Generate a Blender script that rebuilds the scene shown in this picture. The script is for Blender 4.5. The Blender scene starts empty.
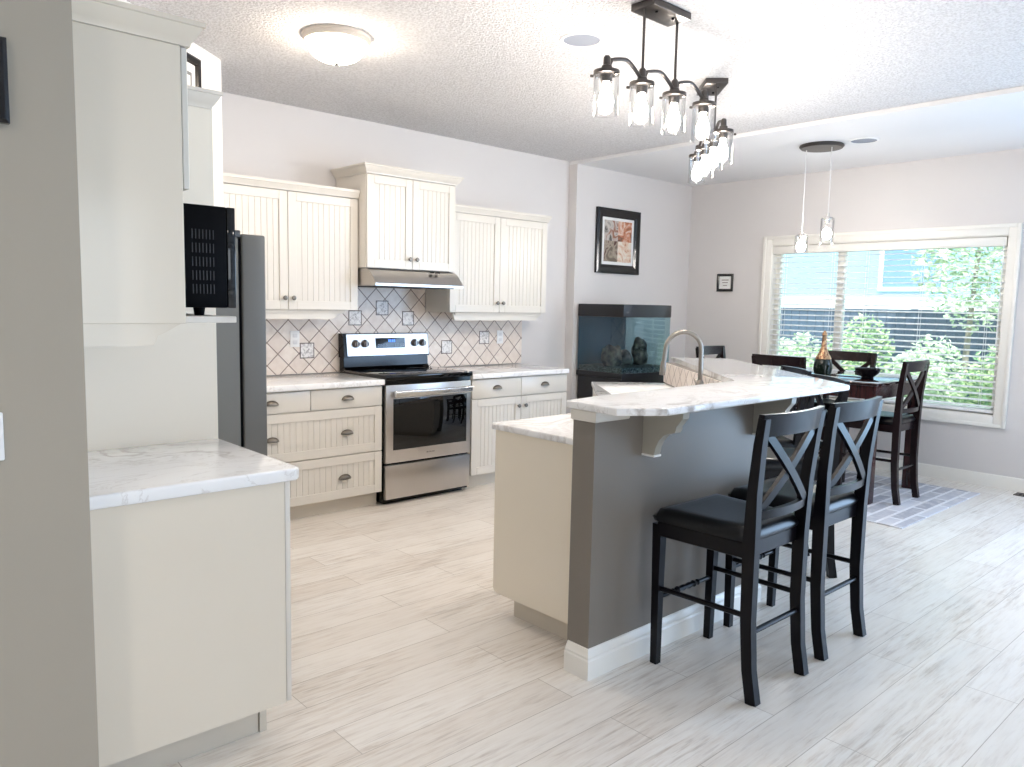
import bpy, bmesh, math, random
from mathutils import Vector, Matrix
random.seed(7)
S = bpy.context.scene
COL = S.collection
PI = math.pi

# ------------------------------------------------------------------ camera
FPX, YAW, PITCH, ROLL = 772.8, math.radians(42.3528), math.radians(5.8741), math.radians(1.1788)
cy, sy, cp, sp, cr, sr = math.cos(YAW), math.sin(YAW), math.cos(PITCH), math.sin(PITCH), math.cos(ROLL), math.sin(ROLL)
Mw = (Matrix(((cr, -sr, 0), (sr, cr, 0), (0, 0, 1))) @ Matrix(((1, 0, 0), (0, cp, -sp), (0, sp, cp)))
      @ Matrix(((1, 0, 0), (0, 0, -1), (0, 1, 0))) @ Matrix(((cy, -sy, 0), (sy, cy, 0), (0, 0, 1))))
cam_d = bpy.data.cameras.new('camera')
cam_d.sensor_width = 36.0
cam_d.sensor_fit = 'HORIZONTAL'
cam_d.lens = 36.0 * FPX / 1024.0
cam_d.clip_start = 0.05
cam = bpy.data.objects.new('camera', cam_d)
COL.objects.link(cam)
R3 = Matrix((Mw[0], -Mw[1], -Mw[2])).transposed()
cam.matrix_world = Matrix.Translation((0, 0, 1.42)) @ R3.to_4x4()
S.camera = cam

# ------------------------------------------------------------------ view, sky, sun, daylight
S.view_settings.view_transform = 'Standard'
S.view_settings.look = 'None'
S.view_settings.gamma = 1.0
S.view_settings.use_curve_mapping = False
S.view_settings.exposure = 0.88
SKY_STRENGTH = 1.7
LAMP = 2.2
w = bpy.data.worlds.new('sky')
S.world = w
w.use_nodes = True
bg = w.node_tree.nodes['Background']
bg.inputs[0].default_value = (0.74, 0.87, 1.0, 1)
bg.inputs[1].default_value = SKY_STRENGTH
sun_d = bpy.data.lights.new('sun', 'SUN')
sun_d.energy = 2.7
sun_d.angle = 0.01
sun_d.color = (1.0, 0.96, 0.88)
sun = bpy.data.objects.new('sun', sun_d)
sun.rotation_euler = (math.radians(20), math.radians(-42), 0)
COL.objects.link(sun)

def area(name, loc, rot, sx, sy_, power, color=(1, 1, 1), portal=False):
    d = bpy.data.lights.new(name, 'AREA')
    d.shape = 'RECTANGLE'
    d.size, d.size_y = sx, sy_
    d.energy = power
    d.color = color
    if portal:
        d.cycles.is_portal = True
    o = bpy.data.objects.new(name, d)
    o.location = loc
    o.rotation_euler = rot
    COL.objects.link(o)
    return o
# daylight entering through the patio door (right, out of frame); the unseen rear light is added fill
area('patio_daylight', (7.08, -1.1, 1.2), (0, math.radians(90), 0), 2.1, 3.0, 98, (0.42, 0.65, 1.0))
area('unseen_rear_fill', (1.6, -3.92, 1.5), (math.radians(90), 0, 0), 1.9, 1.6, 8, (1.0, 0.96, 0.9))

# unseen fill lamps added behind the camera; only one fixture there is inferred
for lx, ly, pw in ((-1.1, 0.7, 12), (0.9, -1.6, 6), (3.6, -1.2, 5)):
    d_ = area('unseen_fill_lamp', (lx, ly, 2.7), (0, 0, 0), 0.34, 0.34, pw, (1.0, 0.92, 0.82))
    d_.data.shape = 'DISK'

# ------------------------------------------------------------------ helpers
def lin(c):
    return tuple(((v / 255) / 12.92 if v / 255 <= 0.04045 else ((v / 255 + 0.055) / 1.055) ** 2.4) for v in c)

MATS = {}
def mat(name, rgb=(200, 200, 200), rough=0.5, metal=0.0, spec=0.5, emit=0.0, ecol=None, coat=0.0):
    if name in MATS:
        return MATS[name]
    m = bpy.data.materials.new(name)
    m.use_nodes = True
    b = m.node_tree.nodes['Principled BSDF']
    b.inputs['Base Color'].default_value = (*lin(rgb), 1)
    b.inputs['Roughness'].default_value = rough
    b.inputs['Metallic'].default_value = metal
    b.inputs['Specular IOR Level'].default_value = spec
    b.inputs['Coat Weight'].default_value = coat
    if emit:
        b.inputs['Emission Color'].default_value = (*lin(ecol or rgb), 1)
        b.inputs['Emission Strength'].default_value = emit
    MATS[name] = m
    return m

class NG:
    """small node-graph helper on a principled material"""
    def __init__(s, m):
        s.t = m.node_tree
        s.b = s.t.nodes['Principled BSDF']
    def n(s, typ, **kw):
        x = s.t.nodes.new(typ)
        for k, v in kw.items():
            setattr(x, k, v)
        return x
    def l(s, a, b):
        s.t.links.new(a, b)
    def coords(s, scale=(1, 1, 1), rot=(0, 0, 0), loc=(0, 0, 0), kind='Object'):
        tc = s.n('ShaderNodeTexCoord')
        mp = s.n('ShaderNodeMapping')
        mp.inputs['Scale'].default_value = scale
        mp.inputs['Rotation'].default_value = rot
        mp.inputs['Location'].default_value = loc
        s.l(tc.outputs[kind], mp.inputs['Vector'])
        return mp.outputs['Vector']
    def noise(s, vec, scale=5, detail=4, rough=0.5, dist=0.0):
        x = s.n('ShaderNodeTexNoise')
        x.inputs['Scale'].default_value = scale
        x.inputs['Detail'].default_value = detail
        x.inputs['Roughness'].default_value = rough
        x.inputs['Distortion'].default_value = dist
        s.l(vec, x.inputs['Vector'])
        return x.outputs['Fac']
    def ramp(s, fac, stops):
        x = s.n('ShaderNodeValToRGB')
        e = x.color_ramp.elements
        while len(e) < len(stops):
            e.new(0.5)
        for el, (p, c) in zip(e, stops):
            el.position = p
            el.color = (*c, 1) if len(c) == 3 else c
        s.l(fac, x.inputs['Fac'])
        return x.outputs['Color']
    def mix(s, fac, a, b, blend='MIX'):
        x = s.n('ShaderNodeMix', data_type='RGBA', blend_type=blend)
        for sock, v in ((x.inputs[0], fac), (x.inputs[6], a), (x.inputs[7], b)):
            if hasattr(v, 'node'):
                s.l(v, sock)
            elif isinstance(v, (int, float)):
                sock.default_value = v
            else:
                sock.default_value = (*v, 1)
        return x.outputs[2]
    def bump(s, h, strength=0.3, dist=0.01):
        x = s.n('ShaderNodeBump')
        x.inputs['Strength'].default_value = strength
        x.inputs['Distance'].default_value = dist
        s.l(h, x.inputs['Height'])
        s.l(x.outputs['Normal'], s.b.inputs['Normal'])
    def color(s, c):
        s.l(c, s.b.inputs['Base Color'])

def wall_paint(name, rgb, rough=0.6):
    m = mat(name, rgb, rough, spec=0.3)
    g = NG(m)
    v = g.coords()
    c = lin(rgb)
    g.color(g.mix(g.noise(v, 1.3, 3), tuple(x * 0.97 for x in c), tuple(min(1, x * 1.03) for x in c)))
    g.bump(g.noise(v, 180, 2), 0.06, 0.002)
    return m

M_wall = wall_paint('wall_paint_grey', (220, 217, 216))
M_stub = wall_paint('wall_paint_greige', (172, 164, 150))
M_isl = wall_paint('wall_paint_taupe', (130, 123, 115), 0.4)
M_white_wall = wall_paint('wall_paint_white', (234, 232, 230))
M_trim = mat('trim_white', (240, 238, 232), 0.35)
M_cab = mat('cabinet_cream', (222, 217, 208), 0.28, spec=0.5)
_g = NG(M_cab); _v = _g.coords(); _g.bump(_g.noise(_v, 60, 2), 0.02, 0.002)
M_cabside = mat('cabinet_side_gloss', (226, 220, 208), 0.14, spec=0.5)
_g = NG(M_cabside); _v = _g.coords(); _g.color(_g.mix(_g.noise(_v, 2, 2), lin((227, 217, 200)), lin((232, 223, 207))))
M_gap = mat('shadow_gap', (60, 56, 50), 0.8)
M_toe = mat('toe_kick_cream', (214, 206, 192), 0.4)

# textured ceiling
M_ceil = mat('ceiling_popcorn', (236, 235, 236), 0.9, spec=0.1)
g = NG(M_ceil); v = g.coords()
n1 = g.noise(v, 75, 3, 0.6)
g.bump(n1, 1.0, 0.02)
g.color(g.mix(g.ramp(n1, [(0.36, (0, 0, 0)), (0.58, (1, 1, 1))]), lin((216, 214, 214)), lin((238, 237, 238))))
M_ceil2 = wall_paint('ceiling_smooth', (234, 234, 235), 0.7)

# floor: whitewashed planks along X
M_floor = mat('floor_whitewashed_planks', (215, 208, 198), 0.36, spec=0.5)
g = NG(M_floor); v = g.coords()
br = g.n('ShaderNodeTexBrick')
br.offset = 0.37
br.inputs['Scale'].default_value = 1.0
br.inputs['Mortar Size'].default_value = 0.0016
br.inputs['Mortar Smooth'].default_value = 0.3
br.inputs['Brick Width'].default_value = 1.22
br.inputs['Row Height'].default_value = 0.182
br.inputs['Color1'].default_value = (0, 0, 0, 1)
br.inputs['Color2'].default_value = (1, 1, 1, 1)
g.l(v, br.inputs['Vector'])
v2 = g.coords((1.7, 19, 1))
gr1 = g.noise(v2, 2.6, 8, 0.66, 0.4)
v3 = g.coords((2.2, 30, 1), loc=(3, 1, 0))
gr2 = g.noise(v3, 2.3, 6, 0.6, 0.2)
base = g.ramp(gr1, [(0.30, lin((202, 191, 180))), (0.42, lin((230, 223, 215))), (0.56, lin((242, 238, 233))), (0.78, lin((249, 247, 244)))])
c2 = g.mix(g.ramp(gr2, [(0.36, (0.42, 0.42, 0.42)), (0.47, (0, 0, 0))]), base, lin((168, 156, 145)))
msk = g.ramp(g.noise(g.coords((1.1, 2.6, 1), loc=(5, 2, 0)), 1.5, 4, 0.6), [(0.40, (0.72, 0.72, 0.72)), (0.62, (0, 0, 0))])
c2 = g.mix(msk, c2, lin((246, 242, 237)))
tone = g.mix(br.outputs['Color'], lin((244, 241, 237)), lin((255, 255, 254)))
c3 = g.mix(1.0, c2, tone, 'MULTIPLY')
c4 = g.mix(br.outputs['Fac'], c3, lin((186, 177, 167)))
g.color(c4)
g.bump(gr1, 0.08, 0.004)
rr = g.n('ShaderNodeMapRange'); rr.inputs[3].default_value = 0.26; rr.inputs[4].default_value = 0.46
g.l(gr2, rr.inputs[0]); g.l(rr.outputs[0], g.b.inputs['Roughness'])

# marble worktop
M_marble = mat('marble_white', (240, 240, 240), 0.07, spec=0.5)
g = NG(M_marble)
v = g.coords((1, 1.9, 1), rot=(0, 0, 0.55))
a = g.noise(v, 1.9, 7, 0.55, 1.6)
vein = g.ramp(a, [(0.455, (0, 0, 0)), (0.487, (.7, .7, .7)), (0.497, (.7, .7, .7)), (0.53, (0, 0, 0))])
b_ = g.noise(g.coords((1, 2.2, 1), rot=(0, 0, 0.7), loc=(4, 2, 0)), 3.1, 6, 0.6, 1.2)
vein2 = g.ramp(b_, [(0.485, (0, 0, 0)), (0.5, (0.4, 0.4, 0.4)), (0.515, (0, 0, 0))])
mask = g.ramp(g.noise(g.coords(loc=(9, 3, 0)), 1.7, 2), [(0.42, (0, 0, 0)), (0.62, (1, 1, 1))])
c = g.mix(g.mix(1.0, vein, mask, 'MULTIPLY'), lin((246, 246, 246)), lin((168, 160, 154)))
c = g.mix(vein2, c, lin((196, 190, 186)))
g.color(c)

# backsplash tile set on the diagonal (world metres, origin at one grid node)
def tile_mat(name, node, axis_rot, flip=1):
    m = mat(name, (226, 214, 202), 0.3)
    g = NG(m)
    tc = g.n('ShaderNodeTexCoord')
    sub = g.n('ShaderNodeVectorMath', operation='SUBTRACT')
    sub.inputs[1].default_value = node
    g.l(tc.outputs['Object'], sub.inputs[0])
    r0 = g.n('ShaderNodeVectorRotate', rotation_type='Z_AXIS'); r0.inputs['Angle'].default_value = axis_rot
    g.l(sub.outputs[0], r0.inputs['Vector'])
    sep = g.n('ShaderNodeSeparateXYZ'); g.l(r0.outputs[0], sep.inputs[0])
    outs = []
    for op in ('ADD', 'SUBTRACT'):
        q = g.n('ShaderNodeMath', operation=op)
        g.l(sep.outputs['X'], q.inputs[0]); g.l(sep.outputs['Z'], q.inputs[1])
        d = g.n('ShaderNodeMath', operation='DIVIDE'); d.inputs[1].default_value = 0.1605
        g.l(q.outputs[0], d.inputs[0])
        fl = g.n('ShaderNodeMath', operation='FLOOR'); g.l(d.outputs[0], fl.inputs[0])
        pp = g.n('ShaderNodeMath', operation='PINGPONG'); pp.inputs[1].default_value = 0.5
        g.l(d.outputs[0], pp.inputs[0])
        outs.append((pp, fl))
    mn = g.n('ShaderNodeMath', operation='MINIMUM')
    g.l(outs[0][0].outputs[0], mn.inputs[0]); g.l(outs[1][0].outputs[0], mn.inputs[1])
    grout = g.ramp(mn.outputs[0], [(0.022, (1, 1, 1)), (0.036, (0, 0, 0))])
    cmb = g.n('ShaderNodeCombineXYZ')
    g.l(outs[0][1].outputs[0], cmb.inputs[0]); g.l(outs[1][1].outputs[0], cmb.inputs[1])
    wn = g.n('ShaderNodeTexWhiteNoise'); g.l(cmb.outputs[0], wn.inputs['Vector'])
    mott = g.noise(tc.outputs['Object'], 22, 4)
    t1 = g.mix(wn.outputs['Value'], lin((232, 220, 210)), lin((243, 234, 225)))
    t2 = g.mix(g.ramp(mott, [(0.4, (0, 0, 0)), (0.7, (0.5, 0.5, 0.5))]), t1, lin((218, 203, 191)))
    g.color(g.mix(grout, t2, lin((140, 122, 113))))
    g.bump(g.ramp(mn.outputs[0], [(0.02, (0, 0, 0)), (0.05, (1, 1, 1))]), 0.4, 0.003)
    return m
M_tile = tile_mat('backsplash_diagonal_tile', (3.282, 0, 1.350), 0.0)
M_tile2 = tile_mat('bar_wall_diagonal_tile', (3.44, 2.10, 0.975), -math.radians(48))
M_accent = mat('accent_tile_relief', (212, 207, 205), 0.3)
g = NG(M_accent); v = g.coords()
n = g.noise(v, 42, 4, 0.6, 0.8)
g.color(g.ramp(n, [(0.36, lin((176, 172, 171))), (0.55, lin((244, 241, 239)))])); g.bump(n, 0.5, 0.004)
M_accent_edge = mat('accent_tile_border', (110, 98, 92), 0.4)

M_steel = mat('brushed_steel', (196, 193, 190), 0.28, 1.0)
g = NG(M_steel); n = g.noise(g.coords((1, 1, 60)), 30, 3); g.bump(n, 0.04, 0.001)
g.color(g.mix(g.noise(g.coords(), 3, 2), lin((186, 182, 178)), lin((204, 200, 197))))
M_nickel = mat('brushed_nickel', (150, 145, 138), 0.3, 1.0)
M_pewter = mat('pewter_pull', (120, 114, 106), 0.32, 1.0)
M_fridge = mat('fridge_grey_side', (118, 117, 112), 0.5, 0.0)
M_fridge2 = mat('fridge_slate_door', (108, 107, 103), 0.45, 0.1)
M_black = mat('black_enamel', (7, 7, 9), 0.14, spec=0.3)
M_blackmatte = mat('black_plastic', (3, 3, 6), 0.45, spec=0.06)
M_slot = mat('vent_slot_grey', (44, 44, 48), 0.5)
M_blackglass = mat('black_glass', (6, 7, 9), 0.03)
M_white = mat('white_plastic', (243, 243, 243), 0.3)
M_espresso = mat('espresso_wood', (16, 14, 18), 0.28, spec=0.2)
g = NG(M_espresso); n = g.noise(g.coords((8, 8, 1)), 6, 5)
g.color(g.ramp(n, [(0.35, lin((6, 6, 11))), (0.7, lin((15, 13, 19)))]))
M_mahog = mat('mahogany_wood', (52, 26, 26), 0.24)
g = NG(M_mahog); n = g.noise(g.coords((9, 9, 1)), 5, 5)
g.color(g.ramp(n, [(0.35, lin((38, 19, 20))), (0.7, lin((70, 36, 35)))]))
M_mahog2 = mat('mahogany_dark', (30, 19, 21), 0.25, spec=0.3)
M_leather = mat('black_leather', (8, 9, 13), 0.3, spec=0.28)
g = NG(M_leather); v = g.coords(); g.bump(g.noise(v, 120, 3), 0.12, 0.002)
M_bronze = mat('brushed_dark_nickel', (92, 88, 86), 0.32, 1.0)
M_frame = mat('black_frame_gloss', (14, 14, 18), 0.18)
M_speaker = mat('speaker_mesh', (148, 154, 166), 0.7)
M_bulb = mat('bulb_glow', (255, 250, 242), 0.3, emit=46 * LAMP, ecol=(255, 244, 231))
M_bulb2 = mat('pendant_bulb_glow', (255, 250, 242), 0.3, emit=60 * LAMP, ecol=(255, 248, 240))
M_dome = mat('dome_glass_glow', (255, 246, 232), 0.3, emit=13 * LAMP, ecol=(255, 236, 214))

def glass(name, tint=(1, 1, 1), refl=1.0, rough=0.0, ior=1.45):
    m = bpy.data.materials.new(name)
    m.use_nodes = True
    t = m.node_tree
    t.nodes.clear()
    out = t.nodes.new('ShaderNodeOutputMaterial')
    tr = t.nodes.new('ShaderNodeBsdfTransparent'); tr.inputs[0].default_value = (*tint, 1)
    gl = t.nodes.new('ShaderNodeBsdfGlossy'); gl.inputs['Roughness'].default_value = rough
    fr = t.nodes.new('ShaderNodeFresnel'); fr.inputs[0].default_value = ior
    mu = t.nodes.new('ShaderNodeMath'); mu.operation = 'MULTIPLY'; mu.inputs[1].default_value = refl
    t.links.new(fr.outputs[0], mu.inputs[0])
    mx = t.nodes.new('ShaderNodeMixShader')
    t.links.new(mu.outputs[0], mx.inputs[0]); t.links.new(tr.outputs[0], mx.inputs[1]); t.links.new(gl.outputs[0], mx.inputs[2])
    t.links.new(mx.outputs[0], out.inputs[0])
    return m
M_glass = glass('clear_glass', refl=0.45)
M_pane = glass('window_glass', (0.95, 0.99, 0.99), 0.8)
M_tank = glass('aquarium_glass', (0.62, 0.80, 0.84), 1.6, ior=1.5)

class MB:
    def __init__(s):
        s.bm = bmesh.new()
    def box(s, x0, x1, y0, y1, z0, z1, bev=0.0, seg=2):
        vs = [s.bm.verts.new((x, y, z)) for z in (z0, z1) for y in (y0, y1) for x in (x0, x1)]
        fs = [s.bm.faces.new([vs[i] for i in f]) for f in ((0, 2, 3, 1), (4, 5, 7, 6), (0, 1, 5, 4), (2, 6, 7, 3), (0, 4, 6, 2), (1, 3, 7, 5))]
        if bev:
            es = list({e for f in fs for e in f.edges})
            bmesh.ops.bevel(s.bm, geom=es, offset=bev, segments=seg, affect='EDGES', profile=0.5)
        return s
    def prism(s, poly, z0, z1, bev=0.0, seg=2):
        a = [s.bm.verts.new((x, y, z0)) for x, y in poly]
        b = [s.bm.verts.new((x, y, z1)) for x, y in poly]
        n = len(poly)
        fs = [s.bm.faces.new(a[::-1]), s.bm.faces.new(b)]
        fs += [s.bm.faces.new((a[i], a[(i + 1) % n], b[(i + 1) % n], b[i])) for i in range(n)]
        if bev:
            es = list({e for f in fs[:2] for e in f.edges})
            bmesh.ops.bevel(s.bm, geom=es, offset=bev, segments=seg, affect='EDGES', profile=0.5)
        return s
    def extrude(s, poly3, vec):
        """closed planar 3-D polygon extruded by vec"""
        vec = Vector(vec)
        a = [s.bm.verts.new(p) for p in poly3]
        b = [s.bm.verts.new(Vector(p) + vec) for p in poly3]
        n = len(a)
        s.bm.faces.new(a[::-1]); s.bm.faces.new(b)
        for i in range(n):
            s.bm.faces.new((a[i], a[(i + 1) % n], b[(i + 1) % n], b[i]))
        return s
    def lathe(s, prof, c=(0, 0, 0), axis=(0, 0, 1), n=24, cap=True):
        """prof: list of (radius, height along axis)"""
        ax = Vector(axis).normalized()
        q = Vector((0, 0, 1)).rotation_difference(ax)
        c = Vector(c)
        rings = []
        for r, h in prof:
            if r < 1e-6:
                rings.append([s.bm.verts.new(c + q @ Vector((0, 0, h)))])
            else:
                rings.append([s.bm.verts.new(c + q @ Vector((r * math.cos(2 * PI * i / n), r * math.sin(2 * PI * i / n), h))) for i in range(n)])
        for A, B in zip(rings, rings[1:]):
            for i in range(n):
                j = (i + 1) % n
                if len(A) == 1 and len(B) == 1:
                    continue
                if len(A) == 1:
                    s.bm.faces.new((A[0], B[j], B[i]))
                elif len(B) == 1:
                    s.bm.faces.new((A[i], A[j], B[0]))
                else:
                    s.bm.faces.new((A[i], A[j], B[j], B[i]))
        if cap:
            if len(rings[0]) > 1:
                s.bm.faces.new(rings[0][::-1])
            if len(rings[-1]) > 1:
                s.bm.faces.new(rings[-1])
        return s
    def tube(s, pts, r, n=10, sect=None, up=(0, 0, 1)):
        """tube along pts; r a radius or list; sect=(w,d) gives a rectangular section"""
        pts = [Vector(p) for p in pts]
        rings = []
        up = Vector(up)
        for i, p in enumerate(pts):
            t = (pts[min(i + 1, len(pts) - 1)] - pts[max(i - 1, 0)]).normalized()
            u = up - t * up.dot(t)
            if u.length < 1e-4:
                u = Vector((1, 0, 0)) - t * t.x
            u.normalize()
            k = t.cross(u)
            if sect:
                w_, d_ = sect[i] if isinstance(sect, list) else sect
                rings.append([s.bm.verts.new(p + k * a * w_ / 2 + u * b * d_ / 2) for a, b in ((-1, -1), (1, -1), (1, 1), (-1, 1))])
            else:
                rad = r[i] if isinstance(r, (list, tuple)) else r
                rings.append([s.bm.verts.new(p + k * rad * math.cos(2 * PI * j / n) + u * rad * math.sin(2 * PI * j / n)) for j in range(n)])
        m = len(rings[0])
        for A, B in zip(rings, rings[1:]):
            for j in range(m):
                s.bm.faces.new((A[j], A[(j + 1) % m], B[(j + 1) % m], B[j]))
        s.bm.faces.new(rings[0][::-1]); s.bm.faces.new(rings[-1])
        return s
    def sweep(s, path, prof, close=False):
        """profile (outward offset, z) swept along an XY path; outward is to the right of travel"""
        P = [Vector(p) for p in path]
        n = len(P)
        rings = []
        for i in range(n):
            d1 = (P[i] - P[i - 1]).normalized() if (i > 0 or close) else (P[1] - P[0]).normalized()
            d2 = (P[(i + 1) % n] - P[i]).normalized() if (i < n - 1 or close) else d1
            n1, n2 = Vector((d1.y, -d1.x)), Vector((d2.y, -d2.x))
            m = (n1 + n2)
            m = m / (1 + n1.dot(n2)) if (1 + n1.dot(n2)) > 1e-3 else n1
            rings.append([s.bm.verts.new((P[i].x + m.x * o, P[i].y + m.y * o, z)) for o, z in prof])
        k = len(prof)
        for i in range(n if close else n - 1):
            A, B = rings[i], rings[(i + 1) % n]
            for j in range(k):
                s.bm.faces.new((A[j], A[(j + 1) % k], B[(j + 1) % k], B[j]))
        if not close:
            s.bm.faces.new(rings[0]); s.bm.faces.new(rings[-1][::-1])
        return s
    def ball(s, c, r, sc=(1, 1, 1), sub=2):
        bmesh.ops.create_icosphere(s.bm, subdivisions=sub, radius=r, matrix=Matrix.Translation(c) @ Matrix.Diagonal((*sc, 1)))
        return s
    def build(s, name, m, parent=None, smooth=0.55):
        bm = s.bm
        bmesh.ops.recalc_face_normals(bm, faces=bm.faces[:])
        off = Vector((0, 0, 0))
        if parent is not None:
            root = parent
            while root.parent:
                root = root.parent
            off = Vector(OFF.get(root.name, (0, 0, 0)))
        bmesh.ops.translate(bm, verts=bm.verts[:], vec=-off)
        me = bpy.data.meshes.new(name)
        bm.to_mesh(me)
        bm.free()
        for p in me.polygons:
            p.use_smooth = True
        me.set_sharp_from_angle(angle=smooth)
        o = bpy.data.objects.new(name, me)
        for mm in (m if isinstance(m, (list, tuple)) else [m]):
            me.materials.append(mm)
        COL.objects.link(o)
        if parent is not None:
            o.parent = parent
        return o
OFF = {}

def thing(name, label, cat, loc=(0, 0, 0), group=None, rz=0.0, local=False):
    o = bpy.data.objects.new(name, None)
    o.empty_display_size = 0.1
    COL.objects.link(o)
    o.location = loc
    o.rotation_euler = (0, 0, rz)
    o['label'] = label
    o['category'] = cat
    if group:
        o['group'] = group
    if not local:
        OFF[o.name] = tuple(loc)
    return o

def tag(o, label, cat, group=None, kind=None):
    if label:
        o['label'] = label
    if cat:
        o['category'] = cat
    if group:
        o['group'] = group
    if kind:
        o['kind'] = kind
    return o

def struct(name, mb, m, label=None):
    o = mb.build(name, m)
    o['kind'] = 'structure'
    if label:
        o['label'] = label
    return o

def dup(o, parent=None):
    c = o.copy()
    COL.objects.link(c)
    if parent is not None:
        c.parent = parent
    for ch in o.children:
        dup(ch, c)
    return c

# ------------------------------------------------------------------ room shell
YR, YN, XW = 5.12, 5.02, 7.15          # range wall, dining-end wall, window wall
XJ = 5.34                               # jog between kitchen and dining ceiling
ZC, ZC2 = 2.75, 2.72
struct('floor', MB().box(-3.1, 7.3, -4.1, 5.3, -0.1, 0.0), M_floor)
struct('ceiling', MB().box(-3.1, XJ, -4.1, 5.3, ZC, ZC + 0.12), M_ceil)
struct('ceiling_dining', MB().box(XJ, 7.3, -4.1, 5.3, ZC2, ZC + 0.12), M_ceil2)
struct('wall_range', MB().box(1.66, XJ + 0.005, YR, YR + 0.15, 0, ZC), M_wall)
struct('wall_dining', MB().box(XJ, XW, YN, YN + 0.25, 0, ZC2), M_wall)
# window wall with the big window and the patio door opening out of frame
WY0, WY1, WZ0, WZ1 = 1.975, 4.03, 0.585, 2.05
struct('wall_window', MB()
       .box(XW, XW + 0.16, WY1, 5.3, 0, ZC2).box(XW, XW + 0.16, WY0, WY1, 0, WZ0).box(XW, XW + 0.16, WY0, WY1, WZ1, ZC2)
       .box(XW, XW + 0.16, 0.45, WY0, 0, ZC2).box(XW, XW + 0.16, -2.65, 0.45, 2.25, ZC2).box(XW, XW + 0.16, -4.1, -2.65, 0, ZC2), M_wall)
# angled corner wall behind the refrigerator, left wall, short wall in the foreground
struct('wall_corner', MB().prism([(0.5, 3.348), (1.771, 4.43), (1.80, 4.46), (1.80, 5.13), (1.66, 5.13), (1.66, 4.53), (0.40, 3.46)], 0, ZC), M_white_wall)
struct('wall_left', MB().box(0.36, 0.5, 2.256, 3.38, 0, ZC), M_white_wall)
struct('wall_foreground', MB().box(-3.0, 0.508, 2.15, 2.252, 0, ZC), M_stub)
struct('wall_far_left', MB().box(-3.1, -3.0, -4.1, 2.3, 0, ZC), M_wall)
struct('wall_rear', MB().box(-3.1, 0.6, -4.1, -4.0, 0, ZC).box(2.6, 7.3, -4.1, -4.0, 0, ZC)
       .box(0.6, 2.6, -4.1, -4.0, 0, 0.6).box(0.6, 2.6, -4.1, -4.0, 2.4, ZC), M_wall)
BB = [(0, 0), (0.016, 0), (0.016, 0.075), (0.012, 0.085), (0.012, 0.092), (0.006, 0.105), (0, 0.108)]
struct('baseboard_window', MB().sweep([(XW, YN), (XW, 0.45)], BB), M_trim)
struct('baseboard_dining', MB().sweep([(XJ, YN), (XW - 0.016, YN)], BB), M_trim)
struct('baseboard_range', MB().sweep([(4.80, YR), (XJ, YR)], BB), M_trim)
struct('baseboard_foreground', MB().sweep([(-3.0, 2.15), (0.508, 2.15)], BB), M_trim)

# window: casing, frame, mullion, panes
win = MB()
def ring_yz(mb, x0, x1, y0, y1, z0, z1, t, bev=0.004):
    mb.box(x0, x1, y0, y0 + t, z0, z1, bev).box(x0, x1, y1 - t, y1, z0, z1, bev)
    mb.box(x0, x1, y0 + t, y1 - t, z0, z0 + t, bev).box(x0, x1, y0 + t, y1 - t, z1 - t, z1, bev)
ring_yz(win, XW - 0.02, XW, 1.885, 4.12, 0.495, 2.14, 0.092)
ring_yz(win, XW - 0.032, XW - 0.018, 1.885, 4.12, 0.495, 2.14, 0.03)
w1 = struct('window_1', win, M_trim)
fr = MB()
ring_yz(fr, XW + 0.075, XW + 0.14, WY0, WY1, WZ0, WZ1, 0.05)
fr.box(XW + 0.075, XW + 0.14, 3.33, 3.40, WZ0 + 0.05, WZ1 - 0.05, 0.004)
fr.build('window_frame', M_trim, w1)
js = MB()
ring_yz(js, XW, XW + 0.075, WY0, WY1, WZ0, WZ1, 0.008, 0)
js.build('window_sill', M_trim, w1)
MB().box(XW + 0.10, XW + 0.106, WY0 + 0.05, 3.33, WZ0 + 0.05, WZ1 - 0.05).build('window_pane', M_pane, w1)
MB().box(XW + 0.10, XW + 0.106, 3.40, WY1 - 0.05, WZ0 + 0.05, WZ1 - 0.05).build('window_pane', M_pane, w1)
# patio door frame, out of frame to the right
pd = MB()
ring_yz(pd, XW - 0.015, XW + 0.12, -2.65, 0.45, 0.0, 2.25, 0.07)
pd.box(XW + 0.02, XW + 0.1, -1.14, -1.06, 0.07, 2.18)
struct('door_1', pd, M_trim)

# ------------------------------------------------------------------ venetian blind
bl = thing('window_blind', 'white horizontal slat blind hanging open in the dining window', 'blind', (XW + 0.035, 3.0, 0.6))
MB().box(XW - 0.012, XW + 0.06, WY0 + 0.012, WY1 - 0.012, 1.965, 2.038, 0.004).build('valance', M_trim, bl)
sl = MB()
zz = 0.655
while zz < 1.96:
    sl.extrude([(XW + 0.012, WY0 + 0.015, zz - 0.004), (XW + 0.060, WY0 + 0.015, zz + 0.005), (XW + 0.060, WY0 + 0.015, zz + 0.008), (XW + 0.036, WY0 + 0.015, zz + 0.006), (XW + 0.012, WY0 + 0.015, zz - 0.001)], (0, WY1 - WY0 - 0.03, 0))
    zz += 0.051
M_slat = mat('blind_slat_white', (240, 241, 244), 0.45)
sl.build('slats', M_slat, bl)
MB().box(XW + 0.008, XW + 0.062, WY0 + 0.015, WY1 - 0.015, 0.605, 0.63, 0.004).build('bottom_rail', M_slat, bl)
ld = MB()
for y in (2.10, 2.62, 3.10, 3.42, 3.90):
    ld.tube([(XW + 0.010, y, 0.62), (XW + 0.010, y, 1.97)], 0.0018, 6)
    ld.tube([(XW + 0.063, y, 0.62), (XW + 0.063, y, 1.97)], 0.0018, 6)
ld.build('ladder_cord', M_slat, bl)
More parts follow.
